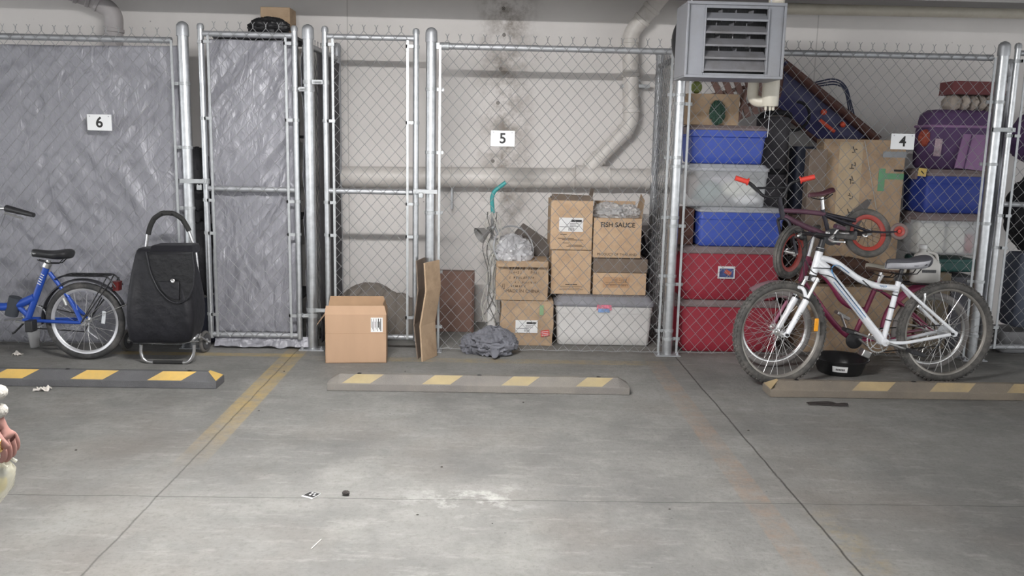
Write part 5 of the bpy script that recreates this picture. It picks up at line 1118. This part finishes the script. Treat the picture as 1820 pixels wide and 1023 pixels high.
# rack + fender
mb = MB(); zt = L(150, 488).z
for s in (-1, 1): mb.tube(bendpts([(L(100, 495).x, BY+s*.02, L(100, 495).z), (L(118, 487).x, BY+s*.055, zt), (L(198, 489).x, BY+s*.055, zt), (L(212, 508).x, BY+s*.055, L(212, 508).z)], .03, 4), .005, 8)
for px in (128, 150, 172, 195): x = L(px, 488).x; mb.tube([(x, BY-.055, zt), (x, BY+.055, zt)], .004, 6)
mb.tube([(L(118, 487).x, BY, zt), (L(198, 489).x, BY, zt)], .004, 6)
mb.build('rear_rack', black_m, t)
for s in (-1, 1):
    tb(t, 'rack_stay', [Vector((L(205, 495).x, BY+s*.055, L(205, 495).z)), br+NB*-s*.065], .0045, black_m, n=6); tb(t, 'rack_stay', [Vector((L(197, 489).x, BY+s*.055, zt)), br+NB*-s*.065+Vector((.005, 0, .01))], .004, black_m, n=6)
    tb(t, 'fender_stay', [br+NB*s*.065, L(228, 539)+NB*s*.03], .0025, silver, n=6)
MB().rloft(L(208, 503).x, BY, [(L(208, 510).z-.02, .02, .03, .01), (L(208, 510).z+.04, .024, .034, .012)]).build('rear_reflector', M('red_reflector', S(96, 34, 34), .3), t)
fender(br, NB, .288, rad(22), rad(185), M('dark_fender', S(62, 62, 66), .35, .4, .06), w=.026, drop=.012)
MB().obox(br+Vector((.13, -.02, .03)), .025, .006, .085, ry=.15).build('spoke_reflector', M('clear_reflector', S(205, 208, 212), .2), t, .004)
# cranks and chain
cb = L(38, 567)+NB*.06; tb(t, 'crank_arm', [cb, L(78, 572)+NB*.08], [.014, .012], silver, flat=.6); tb(t, 'crank_arm', [bb-NB*.06, bb-NB*.06+Vector((-.15, 0, -.02))], [.014, .012], silver, flat=.6)
MB().obox(L(72, 572)+NB*.12, .05, .07, .075).build('pedal', blackpl, t, .006)
mb = MB().torus(L(62, 562), NB, .075, .004, 40, 6, flat=.5)
for i in range(30): th = 2*pi*i/30; mb.obox(L(62, 562)+Vector((cos(th)*.08, 0, sin(th)*.08)), .006, .003, .006)
mb.build('chainring', galv_d, t)
tb(t, 'chain', [L(62, 562)+Vector((0, 0, .08)), br+Vector((0, .03, .03))], .004, black_m, n=6); tb(t, 'chain', [L(62, 562)-Vector((0, 0, .08)), br+Vector((-.02, .03, -.08)), br+Vector((0, .03, -.03))], .004, black_m, n=6)
tb(t, 'kick_stand', [L(44, 572), L(26, 590), L(22, 592)], .007, black_m); tb(t, 'derailleur', [br+NB*-.05, br+Vector((.0, .04, -.08)), br+Vector((.06, .04, -.13))], .010, galv_d, flat=.5)
tb(t, 'rear_brake', [L(118, 528)+NB*.04, L(124, 540)+NB*.045], .010, silver, n=8)
# front end, mostly outside the frame
hx_ = Vector((bf.x+.15, BY, .50)); tb(t, 'head_tube', [hx_, hx_+Vector((.02, 0, .12))], .022, bluep, n=14); tb(t, 'stem', [hx_+Vector((.02, 0, .12)), Vector((bf.x+.26, BY, L(10, 375).z))], .015, black_m)
for s in (1, -1): tb(t, 'fork_blade', [hx_+NB*s*.01, hx_+NB*s*.045+Vector((-.01, 0, -.03)), bf+NB*s*.05], .011, bluep, bend=.02)
hbz = L(10, 375); tb(t, 'handlebar', [Vector((bf.x+.26, BY, hbz.z)), Vector((bf.x+.3, BY-.05, hbz.z+.01)), L(14, 370, -.22)], .011, silver); tb(t, 'grip', [L(12, 370, -.22), L(60, 382, -.30)], [.022, .014], blackpl, n=14)
tb(t, 'brake_lever', [L(8, 378, -.22), L(40, 388, -.25)], .006, silver, n=8); tb(t, 'brake_cable', bendpts([L(0, 362, -.2), L(14, 366, -.22), L(2, 400, -.1), L(-20, 440)], .1, 4), .003, galv_d, n=6)
tb(t, 'handlebar', [Vector((bf.x+.26, BY, hbz.z)), Vector((bf.x+.28, BY+.25, hbz.z))], .011, silver); tb(t, 'grip', [Vector((bf.x+.28, BY+.17, hbz.z)), Vector((bf.x+.28, BY+.27, hbz.z))], .017, blackpl)
# ---------------------------------------------------------------- shopping cart
sf = M('cart_fabric', S(20, 20, 26), .55, 0, .2, 6, .7, 16); foam = M('black_foam', (.02, .02, .02), .85, 0, .2, 40, .2, 120); alu = M('aluminium_tube', (.72, .72, .73), .25, .9, .06)
CY = 5.78
def Q(px, py, off=0): return at(px, py, CY+off)
t = thing('shopping_trolley', 'black fabric shopping trolley with curved foam handle, between the blue bicycle and the gate', 'shopping trolley', (-2.15, 5.8, 0))
ga = [Q(250, 600), Q(252, 535), Q(260, 440), Q(264, 405), Q(276, 384), Q(298, 376), Q(318, 380), Q(334, 405), Q(348, 445), Q(356, 535), Q(354, 600)]
tb(t, 'frame_tube', bendpts(ga, .05, 5), .0105, alu, n=14)
fo = bendpts([Q(263.5, 416), Q(268, 396), Q(280, 381), Q(298, 376.5), Q(318, 382), Q(331, 398), Q(336, 410)], .05, 5)
tb(t, 'foam_grip', fo, .0165, foam, n=14)
lv = []
for (py, x0, x1, dpt, bul) in ((600, 253, 349, .09, 0), (594, 249, 359, .12, .01), (560, 248, 366, .14, .02), (520, 250, 362, .145, .025), (480, 254, 354, .135, .02), (455, 257, 350, .12, .01), (438, 259, 349, .10, 0), (436, 262, 346, .08, 0)):
    a, b = Q(x0, py), Q(x1, py); lv.append(((a.z+b.z)/2, (b.x-a.x)/2, dpt, .045, (a.x+b.x)/2, CY-.10+.0*bul))
mb = MB(); rings = []
for k, (z, hx, hy2, r, cx, cy) in enumerate(lv):
    ring = []
    for qx, qy, a0 in ((1, -1, -pi/2), (1, 1, 0), (-1, 1, pi/2), (-1, -1, pi)):
        for j in range(6):
            th = a0+pi/2*j/5; x, y = qx*(hx-r)+r*cos(th), qy*(hy2-r)+r*sin(th); n_ = .016*noise.noise(Vector((x*9, y*9, z*6)))+.014*sin(x*34+z*5)*(1 if k < 5 else .3); ring.append(Vector((cx+x, cy+y+n_*(-1 if y < 0 else 1), z)))
        if (qx, qy) == (-1, -1):
            for j in range(1, 12): x = -hx+r+(2*hx-2*r)*j/12; ring.append(Vector((cx+x, cy-hy2+.02*noise.noise(Vector((x*14, 2, z*3))), z)))
    rings.append(ring)
mb.quadgrid(rings, True, True, True); mb.build('bag', sf, t, ang=75, subd=1)
YF = CY-.25
def Qf(px, py, o=0): return at(px, py, YF-o)
fl = [Qf(260, 447), Qf(342, 447), Qf(346, 480), Qf(344, 510), Qf(336, 530), Qf(318, 540), Qf(300, 534), Qf(282, 515), Qf(268, 485)]
MB().prism(fl, (0, .02, 0)).build('front_flap', M('flap_fabric', S(13, 13, 17), .45, 0, .1, 6, .5, 22), t, .006)
rim_pts = [p+Vector((0, -.004, 0)) for p in fl[1:]]+[fl[0]+Vector((0, -.004, 0))]; MB().tube(bendpts(rim_pts, .03, 3), .007, 8).build('flap_piping', sf, t)
MB().prism([Qf(268, 436, -.05), Qf(340, 436, -.05), Qf(342, 452, .01), Qf(262, 452, .01)], (0, .16, 0)).build('top_cover', sf, t, .01)
pk = [Qf(280, 500, .012), Qf(318, 500, .012), Qf(318, 534, .012), Qf(302, 530, .012), Qf(288, 518, .012)]
MB().prism(pk, (0, .008, 0)).build('flap_pocket', sf, t, .003)
q = Qf(307, 499, .02); MB().lathe(q, [(0, -.004), (.011, -.004), (.014, .002), (.009, .006), (0, .004)], 18, (0, -1, 0)).build('snap_button', alu, t)
fY = 5.64
def Qb(px, py): return at(px, py, fY)
tb(t, 'shelf_bar', bendpts([Q(250, 590), Qb(250, 602), Qb(262, 608), Qb(336, 607), Qb(348, 599), Q(352, 590)], .03, 4), .0115, alu, n=14)
g0, g1 = ground(258, 645), ground(340, 646)
ft = [Qb(251, 612), Vector((Qb(250, 630).x, fY, Qb(250, 630).z)), Vector((g0.x+.01, fY, .012)), Vector((g1.x-.01, fY, .012)), Vector((Qb(345, 630).x, fY, Qb(345, 630).z)), Qb(345, 612)]
tb(t, 'foot_tube', bendpts(ft, .035, 5), .0105, alu, n=14)
tb(t, 'foot_sleeve', [Vector((g0.x+.06, fY, .0125)), Vector((g1.x-.05, fY, .0125))], .0125, foam, n=14)
for s, px in ((-1, 247), (1, 370)):
    w_ = ground(px, 622 if s > 0 else 612); wc = Vector((w_.x, 5.98, .078)); rimw = wheel(t, wc, (1, -.12, 0), .077, .013, M('grey_wheel%d' % s, S(70, 70, 72), .6), M('wheel_grey%d' % s, S(96, 94, 92), .8), 6, False, rimw=.016, hw=.016, name='wheel', rim_h=.05, spoke_m=galv_d)
tb(t, 'axle', [Vector((ground(247, 612).x, 5.98, .078)), Vector((ground(370, 622).x, 5.98, .078))], .006, alu)
for px in (252, 352): tb(t, 'axle_strut', [Q(px, 596), Vector((Q(px, 596).x, 5.98, .078))], .007, alu, n=8)
# ---------------------------------------------------------------- black basin
t = thing('basin', 'black plastic basin with white label on the floor under the white bicycle', 'basin', (2.36, 5.78, 0))
bc = ground(1478, 652); bc = Vector((bc.x, 5.70, 0)); bk = M('glossy_black_plastic', (.015, .015, .016), .35, 0, .2, 15)
MB().lathe(bc, [(0, .001), (.135, .001), (.145, .01), (.168, .085), (.188, .098), (.192, .104), (.187, .107), (.165, .098), (.14, .02), (0, .014)], 48).build('bowl', bk, t, ang=50)
a_ = rad(-112); d_ = Vector((cos(a_), sin(a_), 0)); lb = MB(); n_ = 8; ring = []
for i in range(n_+1):
    an = rad(-128+34*i/n_); ring.append([bc+Vector((cos(an)*r, sin(an)*r, z)) for r, z in ((.157, .035), (.167, .075))])
lb.quadgrid(ring, closed=False); o = lb.build('price_label', paper, t, smooth=False); so = o.modifiers.new('t', 'SOLIDIFY'); so.thickness = .0012; so.offset = 0
mb = MB()
for i in range(6): an = rad(-119+3.4*i); c0 = bc+Vector((cos(an)*.1645, sin(an)*.1645, .054)); mb.obox(c0, .006, .001, .012, rz=an+pi/2)
mb.build('label_print', ink, t)
# ---------------------------------------------------------------- cup, litter
cu = ground(62, 617); t = thing('takeaway_cup', 'clear plastic takeaway cup with brown drink left on the floor behind the blue bicycle', 'cup', cu)
MB().lathe(cu, [(0, .001), (.028, .001), (.030, .004), (.043, .13), (.045, .132), (.043, .134), (.041, .13), (.028, .008), (0, .006)], 28).build('cup', M('clear_cup', (.8, .8, .8), .15, 0, .03, 5, alpha=.4), t)
MB().lathe(cu, [(0, .007), (.027, .008), (.033, .06), (0, .062)], 24).build('drink', M('drink', S(90, 62, 58), .4), t); MB().lathe(cu, [(.045, .13), (.047, .134), (.046, .142), (.03, .15), (0, .152)], 24).build('cup_lid', M('cup_lid', (.6, .6, .62), .2, 0, .03, 5, alpha=.5), t)
MB().cyl(cu+Vector((.0, 0, .15)), cu+Vector((.02, 0, .2)), .004, 8).build('straw', M('straw', S(180, 60, 60), .5), t)
litter_m = M('litter_paper', S(222, 216, 208), .8, 0, .08, 20)
def scrap(px, py, w, h, seed, label, mat=litter_m, cat='litter', lift=.012, rz=0):
    c0 = ground(px, py); rings = []
    for i in range(9):
        ring = []
        for j in range(9):
            u, v = (j/8-.5)*w, (i/8-.5)*h; k = 1-.35*abs(noise.noise(Vector((i*.4, j*.4, seed)))); x, y = u*k, v*k
            ring.append(c0+Vector((x*cos(rz)-y*sin(rz), x*sin(rz)+y*cos(rz), .002+lift*abs(noise.noise(Vector((i*.35, j*.35, seed+5))))*1.6)))
        rings.append(ring)
    o = MB().quadgrid(rings, closed=False).build('paper_scrap' if cat == 'litter' else cat.replace(' ', '_'), mat, None, loc=c0, ang=30); so = o.modifiers.new('t', 'SOLIDIFY'); so.thickness = .0012; so.offset = 1
    return tag(o, label, cat)
scrap(32, 631, .06, .05, 1, 'small white paper scrap on the floor left of the takeaway cup', lift=.02)
scrap(76, 694, .095, .05, 2, 'white plastic scrap in front of the left wheel stop', lift=.025)
scrap(155, 638, .03, .015, 6, 'tiny white scrap under the rear wheel of the blue bicycle')
scrap(1472, 719, .25, .055, 3, 'thin dark flake lying in front of the right wheel stop', M('dark_flake', S(40, 34, 32), .7, 0, .2, 20), 'flake', .012, rad(-4))
c0 = ground(553, 880); t = thing('card', 'small black and white card lying on the floor near the cross joint', 'card', c0)
Mc = Matrix.Translation(c0) @ Matrix.Rotation(rad(-28), 4, 'Z'); MB().box(-.028, .028, -.03, .03, .001, .003, Mc).build('card_sheet', paper, t)
mb = MB().box(-.026, .026, -.02, .028, .003, .0034, Mc); mb.build('black_print', ink, t)
for (x, y) in ((-.012, .012), (.004, .010), (-.008, -.006), (.01, -.004)): MB().box(x, x+.008, y, y+.01, .0034, .0038, Mc).build('white_print', paper, t)
c0 = ground(615, 880); tag(MB().blob(c0+Vector((0, 0, .012)), .015, .012, .010, .35, 3, 6, 24, 16, floor=.001).build('dirt_clod', M('dark_clod', S(62, 58, 56), .9, 0, .2, 60), None, loc=c0), 'small dark clod on the floor beside the black and white card', 'debris')
a, b = ground(553, 976), ground(571, 959); tag(MB().tube([a+Vector((0, 0, .003)), b+Vector((0, 0, .003))], .0018, 8).build('paper_stick', litter_m, None, loc=a), 'thin white paper stick lying on the floor at the bottom', 'stick')
random.seed(5)
for i, (px, py) in enumerate(((720, 660), (742, 915), (930, 715), (1330, 765), (460, 730), (505, 660), (330, 655), (990, 700), (785, 830), (1190, 905), (135, 800), (875, 930))):
    c0 = ground(px, py); r = random.uniform(.002, .0045); tag(MB().blob(c0+Vector((0, 0, r*.5)), r*1.4, r, r*.6, .3, 3, i, 12, 8, floor=.0005).build('grit', M('grit', S(60, 56, 52), .9) if i == 0 else bpy.data.materials['grit'], None, loc=c0), 'tiny dark grit crumb scattered on the concrete floor', 'grit', 'grit crumbs on the floor')
# ---------------------------------------------------------------- person at the left edge
skin = M('skin', S(152, 112, 104), .55, 0, .05, 12, spec=.4); knit = M('cream_knit', S(176, 172, 164), .9, 0, .06, 30, .5, 160); trs = M('dark_trousers', S(44, 44, 50), .9, 0, .1, 20); hairm = M('dark_hair', S(38, 30, 26), .6, 0, .2, 40, stretch=(8, 8, 1)); shoem = M('white_shoe', S(205, 205, 205), .5)
PX, PYY = -1.47, 1.96
def skin_obj(name, verts, edges, radii, mat, parent, root=0, lv=2):
    Lr = rootloc(parent); me = bpy.data.meshes.new(name); me.from_pydata([tuple(Vector(v)-Lr) for v in verts], edges, [])
    me.materials.append(mat); o = bpy.data.objects.new(name, me); C.objects.link(o); o.parent = parent
    if not me.skin_vertices: 
        bm_layer = me.attributes  # the layer is made by the modifier on first use
    m_ = o.modifiers.new('skin', 'SKIN'); m_.use_smooth_shade = True
    if len(me.skin_vertices) == 0:
        import bmesh
        b = bmesh.new(); b.from_mesh(me); b.verts.layers.skin.verify(); b.to_mesh(me); b.free()
    for i, r in enumerate(radii):
        rr = r if isinstance(r, tuple) else (r, r); me.skin_vertices[0].data[i].radius = rr; me.skin_vertices[0].data[i].use_root = (i == root)
    s_ = o.modifiers.new('sub', 'SUBSURF'); s_.levels = lv; s_.render_levels = lv
    return o
per = thing('person', 'person in a cream knit sleeve at the left edge, hand holding a clear bag', 'person', (PX, PYY, 0))
V = []; E_ = []; Rd = []
def av(p, r, link=None):
    V.append(Vector(p)); Rd.append(r); i = len(V)-1
    if link is not None: E_.append((link, i))
    return i
X, Yp = PX, PYY
pel = av((X, Yp, .93), (.135, .10)); sp1 = av((X, Yp, 1.08), (.12, .09), pel); sp2 = av((X, Yp, 1.25), (.14, .10), sp1); ch = av((X, Yp, 1.36), (.13, .09), sp2); nk = av((X, Yp+.01, 1.45), .052, ch); hb_ = av((X, Yp+.02, 1.53), .06, nk); hm = av((X, Yp+.03, 1.59), .085, hb_); ht = av((X, Yp+.02, 1.655), .075, hm)
# right arm (towards the photograph) with hand
HN = at(4, 764, 2.0); WR = Vector((at(-20, 722, 1.99).x, 1.99, at(-20, 722, 1.99).z))
sh = av((X+.16, Yp, 1.37), .055, ch); ua = av((X+.195, Yp, 1.24), .045, sh); el = av((X+.225, Yp-.01, 1.10), .038, ua); fa1 = av((el_ := (V[el]*.5+WR*.5))+Vector((0, 0, .0)), .032, el); wr = av(WR, .022, fa1)
pdir = (HN-WR).normalized(); pm = av(WR+pdir*.045, (.030, .016), wr); pk_ = av(WR+pdir*.085, (.032, .014), pm)
# fingers curl down around the bag handle
side = Vector((0, 1, 0))
for k, (o_, ln) in enumerate(((-.030, .92), (-.010, 1.0), (.010, .95), (.028, .8))):
    b0 = V[pk_]+side*o_; i0 = av(b0, .0095, pk_); a1 = b0+(pdir*.9+Vector((.1, 0, -.4))).normalized()*.028*ln; i1 = av(a1, .0085, i0); a2 = a1+Vector((-.05, 0, -1)).normalized()*.021*ln; i2 = av(a2, .008, i1); a3 = a2+Vector((-.75, 0, -.55)).normalized()*.016*ln; av(a3, .007, i2)
th0 = av(V[pm]+Vector((.0, -.026, -.006)), .012, pm); th1 = av(V[th0]+Vector((.022, -.012, -.022)), .0105, th0); av(V[th1]+Vector((.016, .006, -.024)), .009, th1)
# left arm
sl = av((X-.16, Yp, 1.37), .055, ch); ul = av((X-.20, Yp, 1.24), .045, sl); ll = av((X-.225, Yp, 1.09), .038, ul); fl_ = av((X-.22, Yp+.03, .97), .032, ll); wl = av((X-.21, Yp+.06, .86), .022, fl_); pl_ = av((X-.205, Yp+.075, .80), (.016, .03), wl)
for k in range(4):
    b0 = V[pl_]+Vector((0, -.028+.018*k, -.02)); i0 = av(b0, .009, pl_); i1 = av(b0+Vector((.004, .004, -.035)), .0085, i0); av(b0+Vector((.016, .006, -.06)), .0075, i1)
tl = av(V[pl_]+Vector((.01, .03, .01)), .011, pl_); av(V[tl]+Vector((.01, .015, -.03)), .009, tl)
for s in (-1, 1):
    h_ = av((X+s*.09, Yp, .86), .085, pel); k1 = av((X+s*.095, Yp-.005, .66), .072, h_); k2 = av((X+s*.10, Yp-.01, .48), .055, k1); k3 = av((X+s*.10, Yp+.01, .30), .05, k2); k4 = av((X+s*.10, Yp+.015, .10), .036, k3); k5 = av((X+s*.105, Yp-.0, .045), .036, k4); av((X+s*.115, Yp+.13, .03), .026, k5)
body = skin_obj('body', V, E_, Rd, skin, per)
# clothing
def cloth(name, ids, edges, radii, mat, lv=2): return skin_obj(name, [V[i] if isinstance(i, int) else i for i in ids], edges, radii, mat, per, 0, lv)
cloth('sweater', [pel, sp1, sp2, ch, sh, ua, el, fa1, WR+(V[fa1]-WR).normalized()*.002, sl, ul, ll, fl_, V[wl]+Vector((0, 0, .02)), V[nk]-Vector((0, 0, .02))],
      [(0, 1), (1, 2), (2, 3), (3, 4), (4, 5), (5, 6), (6, 7), (7, 8), (3, 9), (9, 10), (10, 11), (11, 12), (12, 13), (3, 14)],
      [(.165, .13), (.15, .12), (.165, .125), (.15, .11), .072, .062, .054, .046, .036, .072, .062, .054, .046, .036, .065], knit)
for (p, q, r) in ((WR+Vector((.002, 0, -.005)), WR+Vector((.008, 0, -.028)), .034), (WR+Vector((-.008, 0, .04)), WR+Vector((-.002, 0, .012)), .045)):
    ax_ = (p-q).normalized(); MB().torus((p+q)/2, ax_, r-.012, .014, 36, 10, flat=1.1).build('rolled_cuff', knit, per)
lg = [i for i in range(len(V))]
cloth('trousers', [pel, (Vector((X-.09, Yp, .86))), Vector((X-.095, Yp, .66)), Vector((X-.10, Yp-.01, .48)), Vector((X-.10, Yp+.01, .30)), Vector((X-.10, Yp+.01, .11)), Vector((X+.09, Yp, .86)), Vector((X+.095, Yp, .66)), Vector((X+.10, Yp-.01, .48)), Vector((X+.10, Yp+.01, .30)), Vector((X+.10, Yp+.01, .11))],
      [(0, 1), (1, 2), (2, 3), (3, 4), (4, 5), (0, 6), (6, 7), (7, 8), (8, 9), (9, 10)], [(.15, .12), .10, .088, .072, .066, .058, .10, .088, .072, .066, .058], trs)
for s in (-1, 1): MB().rloft(X+s*.11, Yp+.05, [(.001, .043, .135, .04), (.02, .047, .14, .045), (.055, .042, .12, .04, 0, -.012), (.085, .036, .07, .034, 0, -.05)]).build('shoe', shoem, per, ang=70)
HC = Vector((X, Yp+.03, 1.60)); mb = MB().blob(HC+Vector((0, -.018, .03)), .098, .105, .115, .03, 3, 2, 40, 26, floor=1.50); mb.build('hair', hairm, per)
MB().blob(HC+Vector((0, .098, -.012)), .011, .02, .022, 0, 1, 0, 16, 10).build('nose', skin, per)
for s in (-1, 1):
    MB().blob(HC+Vector((s*.033, .082, .012)), .014, .010, .009, 0, 1, 0, 16, 10).build('eye', paper, per); MB().blob(HC+Vector((s*.033, .091, .012)), .006, .003, .006, 0, 1, 0, 12, 8).build('iris', ink, per); MB().blob(HC+Vector((s*.092, .0, 0)), .010, .02, .03, .1, 2, 1, 16, 12).build('ear', skin, per)
MB().tube([HC+Vector((x, .088-.012*abs(x/.025)**2, -.045)) for x in (-.025, -.012, 0, .012, .025)], [.003, .006, .006, .006, .003], 8).build('mouth', M('lips', S(170, 105, 100), .5), per)
# what the hand holds
gold = M('gold', S(214, 176, 110), .25, .9, .05)
hk = V[pk_]+pdir*.02
t = thing('carrier_bag', 'clear plastic bag of yellow packets held by the person at the left edge', 'bag', (hk.x-.05, 2.0, .5))
zt_ = hk.z-.035; bagm = M('filmy_plastic', (.82, .8, .66), .2, 0, .06, 8, .5, 30, alpha=.45)
MB().rloft(hk.x-.06, 2.0, [(zt_-.14, .05, .04, .03, -.08, 0), (zt_-.135, .075, .06, .04, -.07, 0), (zt_-.08, .085, .065, .05, -.035, 0), (zt_-.03, .075, .045, .04, -.01, 0), (zt_, .05, .02, .018)]).build('bag_film', bagm, t, ang=70)
for s in (-1, 1): MB().tube(bendpts([(hk.x-.14, 2.0+s*.02, zt_-.01), (hk.x-.035, 2.0+s*.015, hk.z-.018), (hk.x-.0, 2.0+s*.02, zt_-.01)], .05, 5), .004, 8).build('bag_handle', bagm, t)
ypk = M('yellow_packet', S(206, 184, 92), .5, 0, .1, 20); dpk = M('dark_packet', S(70, 72, 84), .4, 0, .2, 20)
for i, (dx, dz, r, m_, lb_, ct) in enumerate(((-.04, -.06, .026, ypk, 'yellow packet at the right side inside the held clear bag', 'packet'), (-.12, -.08, .04, ypk, 'larger yellow packet at the bottom inside the held clear bag', 'packet'), (-.02, -.035, .012, dpk, 'small dark round item near the top inside the held clear bag', 'disc'))):
    tag(MB().blob((hk.x+dx, 2.0, zt_+dz), r, r*.7, r, .12, 2, i+3, 26, 18).build('wrapped_item', m_, None, loc=(hk.x+dx, 2.0, zt_+dz)), lb_, ct)
tag(MB().torus((V[th1].x+.004, V[th1].y-.004, V[th1].z-.012), (1, .3, 0), .013, .004, 24, 8).torus((V[th1].x-.022, V[th1].y-.004, V[th1].z-.010), (1, -.3, .2), .014, .004, 24, 8).build('key_ring', gold, None, loc=V[th1]), 'shiny gold rings dangling at the thumb of the person at the left edge', 'ring')
